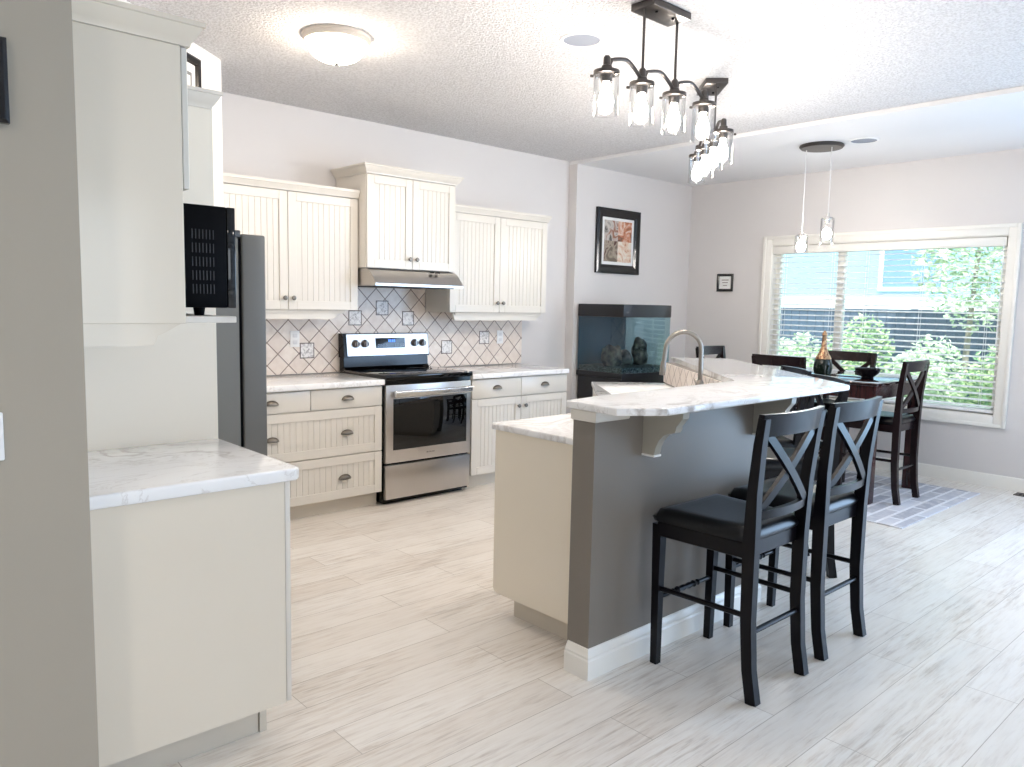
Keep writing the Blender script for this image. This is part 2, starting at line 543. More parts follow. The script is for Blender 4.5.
MB().tube([(XW - 0.014, WY0 + 0.03, 1.98), (XW - 0.014, WY0 + 0.028, 1.15)], 0.004, 8).build('tilt_wand', M_white, bl)

# ------------------------------------------------------------------ outside
M_lawn = mat('lawn', (120, 150, 90), 0.9)
_g = NG(M_lawn); _n = _g.noise(_g.coords(), 9, 5); _g.color(_g.ramp(_n, [(0.35, lin((92, 120, 70))), (0.7, lin((160, 182, 120)))]))
struct('ground_outside', MB().box(7.32, 40, -20, 40, -0.35, -0.25), M_lawn)
M_fence = mat('fence_charcoal', (84, 98, 118), 0.7)
fen = thing('garden_fence', 'dark weathered board fence across the garden outside the window', 'fence', (13.0, 6, -0.25))
fb = MB()
y = -3.0
while y < 22:
    fb.box(13.0, 13.025, y, y + 0.142, -0.2, 1.42)
    y += 0.15
fb.build('boards', M_fence, fen)
for y in [k * 2.4 - 2.4 for k in range(11)]:
    MB().box(13.03, 13.13, y, y + 0.1, -0.25, 1.47, 0.01).build('post', M_fence, fen)
MB().box(12.98, 13.14, -3, 22, 1.42, 1.46).build('cap_rail', M_fence, fen)
M_siding = mat('siding_pale_blue', (160, 196, 220), 0.7)
g = NG(M_siding)
wv = g.n('ShaderNodeTexWave', wave_type='BANDS', bands_direction='Z', wave_profile='SAW')
wv.inputs['Scale'].default_value = 1.6
g.l(g.coords(), wv.inputs['Vector']); g.bump(wv.outputs['Fac'], 0.5, 0.02)
ho = thing('neighbour_house', 'pale blue sided house standing beyond the garden fence', 'house', (19, 10, -0.25))
MB().box(19, 27, 3.0, 24.0, -0.25, 5.6).build('wall', M_siding, ho)
rf = MB().extrude([(18.4, 2.5, 5.6), (27.6, 2.5, 5.6), (23, 2.5, 8.2)], (0, 22, 0)).build('roof', mat('roof_shingle', (120, 125, 135), 0.8), ho)
for y, z0, z1 in ((6.4, 1.9, 3.3), (10.6, 1.9, 3.3), (15.0, 1.7, 3.3)):
    f = MB(); ring_yz(f, 18.93, 19.0, y, y + 1.5, z0, z1, 0.1)
    fo = f.build('window', M_trim, ho)
    MB().box(18.96, 18.98, y + 0.1, y + 1.4, z0 + 0.1, z1 - 0.1).build('pane', mat('far_window_glass', (120, 150, 180), 0.1), fo)
MB().box(18.9, 19.0, 3.0, 24, 1.45, 1.75).build('band_board', M_trim, ho)

def leaf_mat(name, a, b, c):
    m = mat(name, a, 0.6)
    g = NG(m)
    oi = g.n('ShaderNodeNewGeometry')
    g.color(g.ramp(oi.outputs['Random Per Island'], [(0.0, lin(a)), (0.5, lin(b)), (1.0, lin(c))]))
    return m
M_leaf1 = leaf_mat('leaves_green', (96, 136, 100), (150, 182, 128), (222, 226, 176))
M_leaf2 = leaf_mat('leaves_pale', (140, 170, 136), (190, 212, 168), (236, 240, 214))
M_bark = mat('bark', (150, 142, 130), 0.9)
def foliage(c, rx, ry, rz, n, size, seed):
    rnd = random.Random(seed)
    mb = MB()
    for _ in range(n):
        while True:
            p = Vector((rnd.uniform(-1, 1), rnd.uniform(-1, 1), rnd.uniform(-1, 1)))
            if 0.2 < p.length < 1:
                break
        p = Vector((c[0] + p.x * rx, c[1] + p.y * ry, c[2] + p.z * rz))
        d = Vector((rnd.uniform(-1, 1), rnd.uniform(-1, 1), rnd.uniform(-0.6, 0.6))).normalized()
        e = d.orthogonal().normalized()
        s_ = size * rnd.uniform(0.6, 1.3)
        q = [p - d * s_, p - d * s_ * .1 + e * s_ * .45, p + d * s_, p - d * s_ * .1 - e * s_ * .45]
        h = d.cross(e) * s_ * 0.12
        vs = [mb.bm.verts.new(q[0]), mb.bm.verts.new(q[1] + h), mb.bm.verts.new(q[2]), mb.bm.verts.new(q[3] + h)]
        mb.bm.faces.new((vs[0], vs[1], vs[2])); mb.bm.faces.new((vs[0], vs[2], vs[3]))
    return mb
SHR = [(10.6, 6.30, 0.42, 1.62, 'tallest pointed shrub at the left end of the window view'),
       (10.6, 5.42, 0.42, 1.36, 'back-row shrub left of the squat bottle neck'),
       (10.6, 4.54, 0.42, 1.66, 'tall pointed back-row shrub right of the squat bottle'),
       (10.6, 3.66, 0.42, 1.40, 'back-row shrub near the middle of the window view'),
       (10.6, 2.78, 0.42, 1.30, 'back-row shrub under the tree at the right of the window'),
       (9.55, 5.20, 0.41, 1.30, 'bright leafy shrub low at the left of the window view'),
       (9.55, 4.34, 0.41, 1.42, 'bright upright front-row shrub above the far chair rail'),
       (9.55, 3.48, 0.41, 1.24, 'pale front-row shrub above the black bowl'),
       (9.55, 2.62, 0.41, 1.34, 'pale bushy shrub low at the right of the window view')]
for i, (x, y, r, h, lb) in enumerate(SHR):
    t = thing('garden_shrub', lb, 'shrub', (x, y, -0.25), 'shrubs along the garden bed outside')
    foliage((x, y, -0.25 + h * 0.5), r, r, h * 0.5, 2200, 0.042, 30 + i).build('foliage', M_leaf1 if i % 2 == 0 else M_leaf2, t, smooth=0.1)
    MB().tube([(x, y, -0.25), (x + .02, y, 0.0), (x, y + .02, 0.3)], [0.04, 0.03, 0.015], 8).build('stem', M_bark, t)
t = thing('garden_tree', 'tall leafy tree at the right of the window view', 'tree', (11.6, 3.6, -0.25))
MB().tube([(11.6, 3.6, -0.25), (11.65, 3.62, 0.8), (11.55, 3.55, 1.9), (11.6, 3.5, 3.0)], [0.045, 0.04, 0.03, 0.015], 10).build('trunk', M_bark, t)
cr_ = foliage((11.6, 3.45, 2.6), 0.85, 1.0, 1.45, 4200, 0.055, 77)
cr_.build('crown', M_leaf2, t, smooth=0.1)

# ------------------------------------------------------------------ cabinet pieces (fronts face -Y)
def bead_front(x0, x1, z0, z1, yf, t=0.02, fw=0.058, pitch=0.041):
    """frame-and-beadboard front; yf is its front face"""
    mb = MB()
    yb = yf + t
    mb.box(x0, x0 + fw, yf, yb, z0, z1, 0.002, 1).box(x1 - fw, x1, yf, yb, z0, z1, 0.002, 1)
    mb.box(x0 + fw, x1 - fw, yf, yb, z0, z0 + fw, 0.002, 1).box(x0 + fw, x1 - fw, yf, yb, z1 - fw, z1, 0.002, 1)
    n = max(1, round((x1 - x0 - 2 * fw) / pitch))
    p = (x1 - x0 - 2 * fw) / n
    for i in range(n):
        a = x0 + fw + i * p
        mb.extrude([(a, yb, z0 + fw), (a, yf + 0.0115, z0 + fw), (a + 0.0035, yf + 0.008, z0 + fw), (a + p - 0.0035, yf + 0.008, z0 + fw), (a + p, yf + 0.0115, z0 + fw), (a + p, yb, z0 + fw)], (0, 0, z1 - z0 - 2 * fw))
    return mb
def cup_pull(x, y, z, parent, w_=0.094):
    mb = MB()
    bm = mb.bm
    A, B, N = 10, 12, None
    rows = []
    for i in range(A + 1):
        th = PI / 2 * i / A
        rows.append([bm.verts.new((x - w_ / 2 * math.cos(ph) * math.cos(th * 0.999), y - 0.027 * math.sin(ph) * math.cos(th * .999), z - 0.014 + 0.032 * math.sin(th))) for ph in [PI * k / B for k in range(B + 1)]])
    for r0, r1 in zip(rows, rows[1:]):
        for k in range(B):
            bm.faces.new((r0[k], r0[k + 1], r1[k + 1], r1[k]))
    # inner lip gives the hood its thickness
    rows2 = []
    for i in range(A + 1):
        th = PI / 2 * i / A
        rows2.append([bm.verts.new((x - (w_ / 2 - .006) * math.cos(ph) * math.cos(th * 0.999), y - 0.021 * math.sin(ph) * math.cos(th * .999), z - 0.014 + 0.026 * math.sin(th))) for ph in [PI * k / B for k in range(B + 1)]])
    for r0, r1 in zip(rows2, rows2[1:]):
        for k in range(B):
            bm.faces.new((r0[k + 1], r0[k], r1[k], r1[k + 1]))
    for k in range(B):
        bm.faces.new((rows[0][k + 1], rows[0][k], rows2[0][k], rows2[0][k + 1]))
    return mb.build('handle', M_pewter, parent)
def knob(x, y, z, parent, axis=(0, -1, 0)):
    return MB().lathe([(0.006, 0), (0.006, 0.012), (0.015, 0.017), (0.016, 0.022), (0.012, 0.028), (0.0, 0.030)], (x, y, z), axis, 16).build('knob', M_pewter, parent)
CROWN = [(0, 0), (0.008, 0), (0.010, 0.010), (0.018, 0.018), (0.030, 0.034), (0.040, 0.050), (0.042, 0.056), (0.050, 0.058), (0.050, 0.072), (0, 0.072)]
SMALLCROWN = [(0, 0), (0.006, 0), (0.008, 0.012), (0.016, 0.026), (0.020, 0.036), (0.024, 0.038), (0.024, 0.056), (0, 0.056)]
def crown(prof, z, k=1.0):
    return [(a * k, z + b * k) for a, b in prof]

# ---- drawer base left of the range
YF = 4.49
def base_unit(name, label, x0, x1, ck=0.001):
    t = thing(name, label, 'cabinet', ((x0 + x1) / 2, 4.8, 0))
    pol = lambda y0, y1: [(x0, y0), (x1, y0), (x1, y1), (x0 + ck, y1), (x0, y1 - ck)]
    MB().prism(pol(YF + 0.022, YR - 0.011), 0.10, 0.848).build('carcass', M_cab, t)
    MB().prism(pol(YF + 0.075, YR - 0.02), 0.0, 0.10).build('toe_kick', M_toe, t)
    return t
dc = base_unit('drawer_cabinet', 'cream beadboard drawer cabinet between refrigerator and range', 1.82, 2.893)
def plain_drawer(x0, x1, z0, z1, t):
    return MB().box(x0, x1, YF, YF + 0.02, z0, z1, 0.003).build('drawer', M_cab, t)
d = plain_drawer(1.825, 2.352, 0.712, 0.842, dc); cup_pull(2.09, YF, 0.779, d)
d = plain_drawer(2.357, 2.889, 0.712, 0.842, dc); cup_pull(2.623, YF, 0.779, d)
d = bead_front(1.825, 2.889, 0.398, 0.706, YF).build('drawer', M_cab, dc); cup_pull(2.09, YF, 0.55, d); cup_pull(2.617, YF, 0.55, d)
d = bead_front(1.825, 2.889, 0.105, 0.392, YF).build('drawer', M_cab, dc); cup_pull(2.09, YF, 0.25, d); cup_pull(2.60, YF, 0.25, d)
# ---- base right of the range
rc = base_unit('base_cabinet', 'cream base cabinet with two drawers and doors right of range', 3.684, 4.725)
for a, b_x, hx, kx in ((3.688, 4.194, 3.94, 4.162), (4.199, 4.721, 4.46, 4.236)):
    d = plain_drawer(a, b_x, 0.697, 0.842, rc); cup_pull(hx, YF, 0.775, d)
    d = bead_front(a, b_x, 0.105, 0.690, YF).build('door', M_cab, rc); knob(kx, YF, 0.614, d)
# ---- worktops on the range wall
o = MB().box(1.805, 2.897, YF - 0.03, YR - 0.012, 0.85, 0.89, 0.008, 3).build('countertop', M_marble)
tag(o, 'white marble worktop on the drawer cabinet left of the range', 'countertop')
o = MB().box(3.672, 4.718, YF - 0.03, YR - 0.012, 0.85, 0.89, 0.008, 3).build('countertop', M_marble)
tag(o, 'white marble worktop on the base cabinet right of the range', 'countertop')
# ---- tiled backsplash
bs = thing('backsplash', 'cream tile backsplash laid on the diagonal behind the range', 'backsplash', (3.4, YR, 0.89))
MB().box(1.81, 4.765, YR - 0.0105, YR - 0.001, 0.892, 1.36).box(2.86, 3.69, YR - 0.0105, YR - 0.001, 1.36, 1.64).build('tile_field', M_tile, bs)
for x, z in ((2.652, 1.056), (3.047, 1.292), (3.285, 1.369), (3.527, 1.290), (3.914, 1.054), (4.32, 1.127)):
    h = 0.05
    a = MB().box(x - h, x + h, YR - 0.014, YR - 0.009, z - h, z + h, 0.002, 1).build('accent_tile', M_accent, bs)
    r_ = MB()
    q = h + 0.006
    r_.box(x - q, x - h, YR - 0.013, YR - 0.009, z - q, z + q).box(x + h, x + q, YR - 0.013, YR - 0.009, z - q, z + q)
    r_.box(x - h, x + h, YR - 0.013, YR - 0.009, z - q, z - h).box(x - h, x + h, YR - 0.013, YR - 0.009, z + h, z + q)
    r_.build('accent_border', M_accent_edge, a)
def outlet(x, z, label):
    t = thing('electrical_outlet', label, 'outlet', (x, YR - 0.01, z), 'outlets on the tile backsplash')
    MB().box(x - 0.036, x + 0.036, YR - 0.018, YR - 0.0105, z - 0.058, z + 0.058, 0.003).build('plate', M_white, t)
    for dz in (-0.024, 0.024):
        MB().box(x - 0.017, x + 0.017, YR - 0.0205, YR - 0.017, z + dz - 0.014, z + dz + 0.014, 0.003).box(x - 0.008, x - 0.006, YR - 0.021, YR - 0.02, z + dz - 0.005, z + dz + 0.005).box(x + 0.006, x + 0.008, YR - 0.021, YR - 0.02, z + dz - 0.005, z + dz + 0.005).build('socket', mat('outlet_socket', (226, 226, 228), 0.3), t)
outlet(2.556, 1.141, 'white double outlet on tile left of the range')
outlet(4.50, 1.129, 'white double outlet on tile right of the range')

# ---- wall cabinets
YU = 4.79
def wall_unit(label, x0, x1, z0, z1, yf, split, kz, prof, k=1.0, cut_corner=0.0):
    t = thing('upper_cabinet', label, 'cabinet', ((x0 + x1) / 2, 4.95, z0))
    yk = YR - 0.012
    pol = lambda y_: [(x0, y_), (x1, y_), (x1, yk), (x0 + cut_corner, yk), (x0, yk - cut_corner)] if cut_corner else [(x0, y_), (x1, y_), (x1, yk), (x0, yk)]
    MB().prism(pol(yf + 0.021), z0, z1 + 0.004).build('carcass', M_cab, t)
    for a, b_x, kx in ((x0 + .002, split - .002, split - 0.03), (split + .002, x1 - .002, split + 0.03)):
        d = bead_front(a, b_x, z0 + .002, z1, yf).build('door', M_cab, t)
        knob(kx, yf, kz, d)
    MB().sweep([(x0, yk - cut_corner), (x0, yf), (x1, yf)] + ([] if cut_corner else [(x1, YR - 0.012)]), crown(prof, z1 + 0.004, k)).build('crown_moulding', M_cab, t)
    MB().prism(pol(yf), z1 + 0.004, z1 + 0.02).build('top_board', M_cab, t)
    return t
def rail(t, x0, x1, ex0, ex1, zt):
    """light rail under a wall cabinet; ends slope back"""
    yb = YU + 0.03
    mb = MB().extrude([(x0, yb, zt), (x1, yb, zt), (x1 - ex1, yb, zt - 0.062), (x0 + ex0, yb, zt - 0.062)], (0, 0.02, 0))
    mb.extrude([(x0 + .01, yb - .012, zt), (x1 - .01, yb - .012, zt), (x1 - .02, yb - .008, zt - 0.022), (x0 + .02, yb - .008, zt - 0.022)], (0, 0.02, 0))
    mb.build('light_rail', M_cab, t)
t = wall_unit('cream two-door beadboard wall cabinet left of the hood', 1.83, 2.882, 1.352, 2.122, YU, 2.356, 1.43, SMALLCROWN, 1.0, 0.001)
rail(t, 1.85, 2.80, 0.0, 0.10, 1.351)
t = wall_unit('cream two-door beadboard wall cabinet right of the hood', 3.694, 4.745, 1.345, 2.115, YU, 4.208, 1.425, SMALLCROWN)
rail(t, 3.75, 4.72, 0.02, 0.07, 1.344)
wall_unit('taller cream beadboard wall cabinet above the range hood', 2.888, 3.660, 1.652, 2.29, 4.685, 3.27, 1.725, CROWN, 0.85)

# ---- range hood
hd = thing('range_hood', 'stainless under-cabinet range hood above the cooktop', 'range hood', (3.27, 4.8, 1.53))
prof = [(YR - 0.015, 1.648), (4.70, 1.648), (4.655, 1.63), (4.60, 1.575), (4.578, 1.545), (4.578, 1.528), (YR - 0.015, 1.528)]
MB().extrude([(2.892, y, z) for y, z in prof], (0.765, 0, 0)).build('canopy', M_steel, hd)
MB().box(2.95, 3.60, 4.62, YR - 0.05, 1.522, 1.5285).build('filter', mat('hood_filter', (70, 68, 66), 0.5, 0.8), hd)
for x in (3.40, 3.45):
    MB().box(x, x + 0.028, 4.63, 4.652, 1.632, 1.642, 0.002).build('switch', M_blackmatte, hd)

# ---- the range
rg = thing('range', 'stainless electric range with black glass cooktop', 'range', (3.285, 4.8, 0))
RX0, RX1, RY = 2.905, 3.662, 4.47
MB().box(RX0, RX1, RY + 0.035, YR - 0.03, 0.02, 0.895).box(RX0 + .03, RX1 - .03, RY + 0.06, YR - 0.1, 0.0, 0.02).build('body', M_black, rg)
ct = MB().box(RX0 - .004, RX1 + .004, RY - 0.012, YR - 0.09, 0.878, 0.914, 0.006, 2).build('cooktop', M_blackglass, rg)
rgm = mat('burner_ring_grey', (44, 46, 50), 0.15)
for x, y, r in ((3.10, 4.62, 0.10), (3.47, 4.62, 0.085), (3.10, 4.87, 0.08), (3.47, 4.87, 0.10)):
    MB().lathe([(r - .004, 0.9142), (r - .004, 0.9146), (r, 0.9146), (r, 0.9142)], (x, y, 0), n=40, cap=False).build('burner_ring', rgm, ct)
od = MB().box(RX0 + .004, RX1 - .004, RY, RY + 0.035, 0.298, 0.845, 0.004).build('oven_door', M_steel, rg)
MB().box(2.968, 3.618, RY - 0.004, RY + 0.004, 0.388, 0.748, 0.003).build('oven_window', M_blackglass, od)
MB().box(2.952, 3.640, RY - 0.052, RY - 0.028, 0.762, 0.808, 0.009, 3).box(2.965, 2.99, RY - 0.03, RY + .002, 0.77, 0.80).box(3.60, 3.625, RY - 0.03, RY + .002, 0.77, 0.80).build('handle', mat('polished_steel', (226, 225, 224), 0.2, 1.0), od)
MB().box(RX0 + .008, RX1 - .008, RY + .005, RY + 0.034, 0.846, 0.876).build('upper_trim', M_black, rg)
em = MB()
for i, wch in enumerate((8, 5, 3, 5, 5, 3, 5, 5, 3)):
    em.box(3.255 + i * 0.0085, 3.255 + i * 0.0085 + wch * 0.0008, RY - 0.0012, RY + .001, 0.342, 0.350)
em.build('emblem', mat('emblem_grey', (92, 90, 88), 0.4), od)
MB().box(RX0 + .004, RX1 - .004, RY, RY + 0.035, 0.042, 0.283, 0.004).build('storage_drawer', M_steel, rg)
# back guard: black cove below, sloped steel control panel above
bgd = MB().extrude([(RX0, YR - 0.03, 0.90), (RX0, 4.985, 0.90), (RX0, 5.025, 0.93), (RX0, 5.03, 1.0), (RX0, YR - 0.03, 1.0)], (RX1 - RX0, 0, 0)).build('back_cove', M_black, rg)
pb = MB().extrude([(RX0 - .004, YR - 0.022, 1.0), (RX0 - .004, 5.012, 1.0), (RX0 - .004, 5.035, 1.178), (RX0 - .004, YR - 0.022, 1.178)], (RX1 - RX0 + .008, 0, 0)).build('back_guard', M_black, rg)
def pan(x, z, d=0.0):
    return (x, 5.012 + (z - 1.0) * 0.023 / 0.178 - d, z)
MB().extrude([pan(2.925, 1.012), pan(3.658, 1.012), pan(3.658, 1.172), pan(2.925, 1.172)], (0, -0.006, 0)).build('control_panel', M_steel, pb)
dsp = MB().extrude([pan(3.172, 1.066, .006), pan(3.436, 1.066, .006), pan(3.436, 1.142, .006), pan(3.172, 1.142, .006)], (0, -0.003, 0)).build('display', M_blackglass, pb)
dg = MB()
for x in (3.285, 3.30, 3.318, 3.333):
    dg.extrude([pan(x, 1.112, .0092), pan(x + .010, 1.112, .0092), pan(x + .010, 1.130, .0092), pan(x, 1.130, .0092)], (0, -0.0008, 0))
dg.build('clock_digits', mat('display_blue', (60, 110, 255), 0.4, emit=1.5), dsp)
btn = MB()
for i in range(6):
    for z in (1.078, 1.092):
        btn.extrude([pan(3.19 + i * .014, z, .0092), pan(3.198 + i * .014, z, .0092), pan(3.198 + i * .014, z + .004, .0092), pan(3.19 + i * .014, z + .004, .0092)], (0, -0.0006, 0))
        btn.extrude([pan(3.345 + i * .014, z, .0092), pan(3.353 + i * .014, z, .0092), pan(3.353 + i * .014, z + .004, .0092), pan(3.345 + i * .014, z + .004, .0092)], (0, -0.0006, 0))
btn.build('touch_key', mat('key_grey', (120, 124, 135), 0.4), dsp)
for x in (2.998, 3.076, 3.526, 3.603):
    k_ = MB().lathe([(0.030, 0), (0.030, 0.006), (0.025, 0.010), (0.023, 0.026), (0.020, 0.029), (0, 0.029)], pan(x, 1.102, .005), (0, -1, -.13), 24).build('control_knob', mat('knob_black_steel', (120, 116, 114), 0.3, 0.9), pb)
    MB().box(x - .003, x + .003, 4.985, 4.997, 1.078, 1.126, 0.001, 1).build('grip', M_steel, k_)

# ------------------------------------------------------------------ left run: base cabinet, worktop, wall unit, microwave, refrigerator
XL = 0.508
bc = thing('base_cabinet', 'cream glossy end cabinet in the left foreground, side panel showing', 'cabinet', (0.8, 2.57, 0))
MB().box(XL, 1.088, 2.262, 2.895, 0.112, 0.846).build('carcass', M_cab, bc)
MB().box(XL, 1.089, 2.254, 2.262, 0.112, 0.849).build('side_panel', M_cabside, bc)
MB().box(1.0915, 1.109, 2.256, 2.575, 0.114, 0.845, 0.002).build('door', M_cab, bc)
MB().box(1.0915, 1.109, 2.579, 2.893, 0.114, 0.845, 0.002).build('door', M_cab, bc)
MB().box(XL, 1.026, 2.33, 2.89, 0.0, 0.112).box(1.029, 1.052, 2.325, 2.89, 0.0, 0.112).build('toe_kick', M_toe, bc)
o = MB().prism([(XL, 2.232), (1.12, 2.232), (1.136, 2.248), (1.136, 2.893), (XL, 2.893)], 0.849, 0.89, 0.008, 3).build('countertop', M_marble)
tag(o, 'white veined marble worktop on the left foreground cabinet', 'countertop')
# upper unit
ut = thing('upper_cabinet', 'cream wall cabinet in the left foreground with open microwave niche', 'cabinet', (0.65, 2.57, 1.34))
MB().box(XL, 0.797, 2.255, 2.273, 1.345, 2.107, 0.002, 1).build('side_panel', M_cabside, ut)
MB().box(XL, 0.797, 2.873, 2.893, 1.345, 2.107).build('side_panel', M_cab, ut)
MB().box(XL, XL + 0.008, 2.273, 2.873, 1.345, 2.107).build('back_panel', M_cab, ut)
MB().box(XL + 0.008, 0.797, 2.273, 2.873, 1.715, 2.107).build('carcass', M_cab, ut)
MB().box(0.799, 0.816, 2.257, 2.572, 1.722, 2.104, 0.002, 1).build('door', mat('cabinet_door_edge', (214, 212, 204), 0.3), ut)
MB().box(0.799, 0.816, 2.576, 2.891, 1.722, 2.104, 0.002, 1).build('door', M_cab, ut)
MB().box(XL + .008, 0.952, 2.275, 2.871, 1.347, 1.366, 0.002, 1).build('shelf', M_cab, ut)
MB().sweep([(XL, 2.255), (0.816, 2.255), (0.816, 2.893)], [(a * .78, 2.107 + b * .88) for a, b in CROWN]).build('crown_moulding', M_cabside, ut)
MB().box(XL, 0.816, 2.255, 2.893, 2.107, 2.13).build('top_board', M_cab, ut)
MB().extrude([(XL, 2.262, 1.345), (0.785, 2.262, 1.345), (0.772, 2.262, 1.338), (0.745, 2.262, 1.322), (0.722, 2.262, 1.312), (0.716, 2.262, 1.296), (0.71, 2.262, 1.285), (XL, 2.262, 1.285)], (0, 0.02, 0)).build('light_rail', M_cabside, ut)
# microwave on the shelf
mw = thing('microwave', 'black microwave oven on the shelf below the left foreground wall cabinet', 'microwave', (0.76, 2.55, 1.366))
MX0, MX1, MY0, MY1, MZ0, MZ1 = 0.535, 0.984, 2.35, 2.85, 1.390, 1.694
MB().box(MX0, MX1 - 0.028, MY0, MY1, MZ0, MZ1, 0.003).build('body', M_blackmatte, mw)
vs_ = MB()
for r_ in range(5):
    for c_ in range(7):
        x = 0.914 - c_ * 0.0104
        z = 1.622 - r_ * 0.0405
        vs_.box(x, x + 0.0026, MY0 - 0.0012, MY0 + .001, z - 0.028, z)
vs_.build('vent_slots', M_slot, mw)
MB().box(MX1 - 0.026, MX1, MY0 + .001, MY1 - .001, MZ0, MZ1, 0.003).build('door', M_blackglass, mw)
for x, y in ((0.57, 2.38), (0.88, 2.38), (0.57, 2.82), (0.88, 2.82)):
    MB().lathe([(0.014, 1.3665), (0.018, 1.392)], (x, y, 0), n=12).build('foot', M_blackmatte, mw)
# refrigerator surround
en = thing('refrigerator_surround', 'cream tall panel and cabinet enclosing the refrigerator top', 'cabinet', (0.82, 3.3, 0))
MB().box(XL, 1.133, 2.896, 2.916, 0.0, 2.102).build('side_panel', mat('panel_cream_matte', (238, 231, 217), 0.4), en)
MB().box(0.84, 1.133, 3.585, 3.605, 0.0, 2.102).build('side_panel', M_cab, en)
MB().prism([(XL, 2.918), (1.112, 2.918), (1.112, 3.583), (0.79, 3.583), (XL, 3.345)], 1.72, 2.102).build('carcass', M_cab, en)
for a, b_x in ((2.92, 3.25), (3.254, 3.60)):
    d = MB().box(1.114, 1.133, a, b_x, 1.724, 2.10, 0.003).build('door', M_cab, en)
    knob(1.133, 3.22 if a < 3 else 3.285, 1.78, d, (1, 0, 0))
MB().sweep([(0.862, 2.896), (1.124, 2.896), (1.124, 3.605)], [(a * .72, 2.102 + b * .85) for a, b in CROWN]).build('crown_moulding', M_cab, en)
MB().box(0.862, 1.124, 2.896, 3.605, 2.1025, 2.13).prism([(XL, 2.93), (0.862, 2.93), (0.862, 3.60), (0.81, 3.60), (XL, 3.345)], 2.1025, 2.13).build('top_board', M_cab, en)
fg = thing('refrigerator', 'dark grey refrigerator beside the cream panel, its side to us', 'refrigerator', (0.95, 3.28, 0))
MB().prism([(0.62, 2.932), (1.236, 2.932), (1.236, 3.565), (0.80, 3.565), (0.62, 3.41)], 0.03, 1.652, 0.004).build('body', M_fridge, fg)
MB().box(1.236, 1.25, 2.94, 3.56, 0.05, 1.648).build('gasket', M_blackmatte, fg)
for z0, z1 in ((0.07, 0.60), (0.61, 1.667)):
    d = MB().box(1.25, 1.347, 2.930, 3.568, z0, z1, 0.008, 3).build('door', M_fridge2, fg)
    MB().tube([(1.346, 3.50, z0 + .1), (1.39, 3.50, z0 + .1), (1.39, 3.50, z1 - .1), (1.346, 3.50, z1 - .1)], 0.011, 10).build('handle', M_steel, d)
MB().box(1.15, 1.249, 2.934, 3.03, 1.653, 1.680, 0.004).build('hinge_cover', mat('hinge_grey', (66, 66, 66), 0.4), fg)
MB().box(0.64, 1.22, 2.95, 3.40, 0.0, 0.03).build('base', M_blackmatte, fg)

# framed print on the angled wall above the refrigerator surround
ud = Vector((1.271, 1.082, 0)).normalized(); nd = Vector((ud.y, -ud.x, 0))
pc = Vector((1.771, 4.43, 2.26)) - ud * 0.40 + nd * 0.001
def frame_on(t, c, u, n_, w_, h_, fw, dep, m_frame, m_mat, matw, m_art, zb=0.0):
    """rectangular picture: c = centre of back bottom edge, u along, n_ out of wall"""
    c = Vector(c)
    def quad(a0, a1, z0, z1, d0, d1):
        p = [c + u * a + n_ * d + Vector((0, 0, z)) for d in (d0, d1) for a, z in ((a0, z0), (a1, z0), (a1, z1), (a0, z1))]
        mb = MB()
        vs = [mb.bm.verts.new(x) for x in p]
        for f in ((0, 1, 2, 3), (7, 6, 5, 4), (0, 4, 5, 1), (1, 5, 6, 2), (2, 6, 7, 3), (3, 7, 4, 0)):
            mb.bm.faces.new([vs[i] for i in f])
        return mb
    hw = w_ / 2
    mb = MB()
    # mitred, bevelled frame
    prof = [(0.0, 0.0), (0.0, dep * .8), (fw * .25, dep), (fw * .7, dep * .85), (fw, dep * .45), (fw, 0.0)]
    cor = [(-hw, 0), (hw, 0), (hw, h_), (-hw, h_)]
    inn = [(1, 1), (-1, 1), (-1, -1), (1, -1)]
    rings = [[mb.bm.verts.new(c + u * (a + sx * o) + Vector((0, 0, z + sz * o)) + n_ * dd) for o, dd in prof] for (a, z), (sx, sz) in zip(cor, inn)]
    k = len(prof)
    for i in range(4):
        A, B = rings[i], rings[(i + 1) % 4]
        for j in range(k):
            mb.bm.faces.new((A[j], A[(j + 1) % k], B[(j + 1) % k], B[j]))
    mb.build('frame', m_frame, t, smooth=0.3)
    quad(-hw + fw * .9, hw - fw * .9, fw * .9, h_ - fw * .9, 0.001, dep * .3).build('mat_board', m_mat, t)
    return quad
t = thing('framed_print', 'small black framed print on the angled wall near the ceiling', 'picture', tuple(pc))
M_matw = mat('mat_board_white', (238, 238, 236), 0.7)
M_bwart = mat('print_greys', (120, 120, 120), 0.6)
_g = NG(M_bwart); _n = _g.noise(_g.coords(), 22, 3); _g.color(_g.ramp(_n, [(0.42, lin((60, 60, 62))), (0.58, lin((190, 190, 190)))]))
q = frame_on(t, pc, ud, nd, 0.36, 0.41, 0.042, 0.025, M_frame, M_matw, 0.05, M_bwart)
q(-0.105, 0.105, 0.085, 0.325, 0.004, 0.0085).build('inner_mat', mat('mat_grey', (128, 128, 128), 0.6), t)
q(-0.085, 0.085, 0.105, 0.305, 0.006, 0.0105).build('artwork', M_matw, t)
q(-0.055, 0.055, 0.13, 0.27, 0.008, 0.012).build('motif', M_bwart, t)

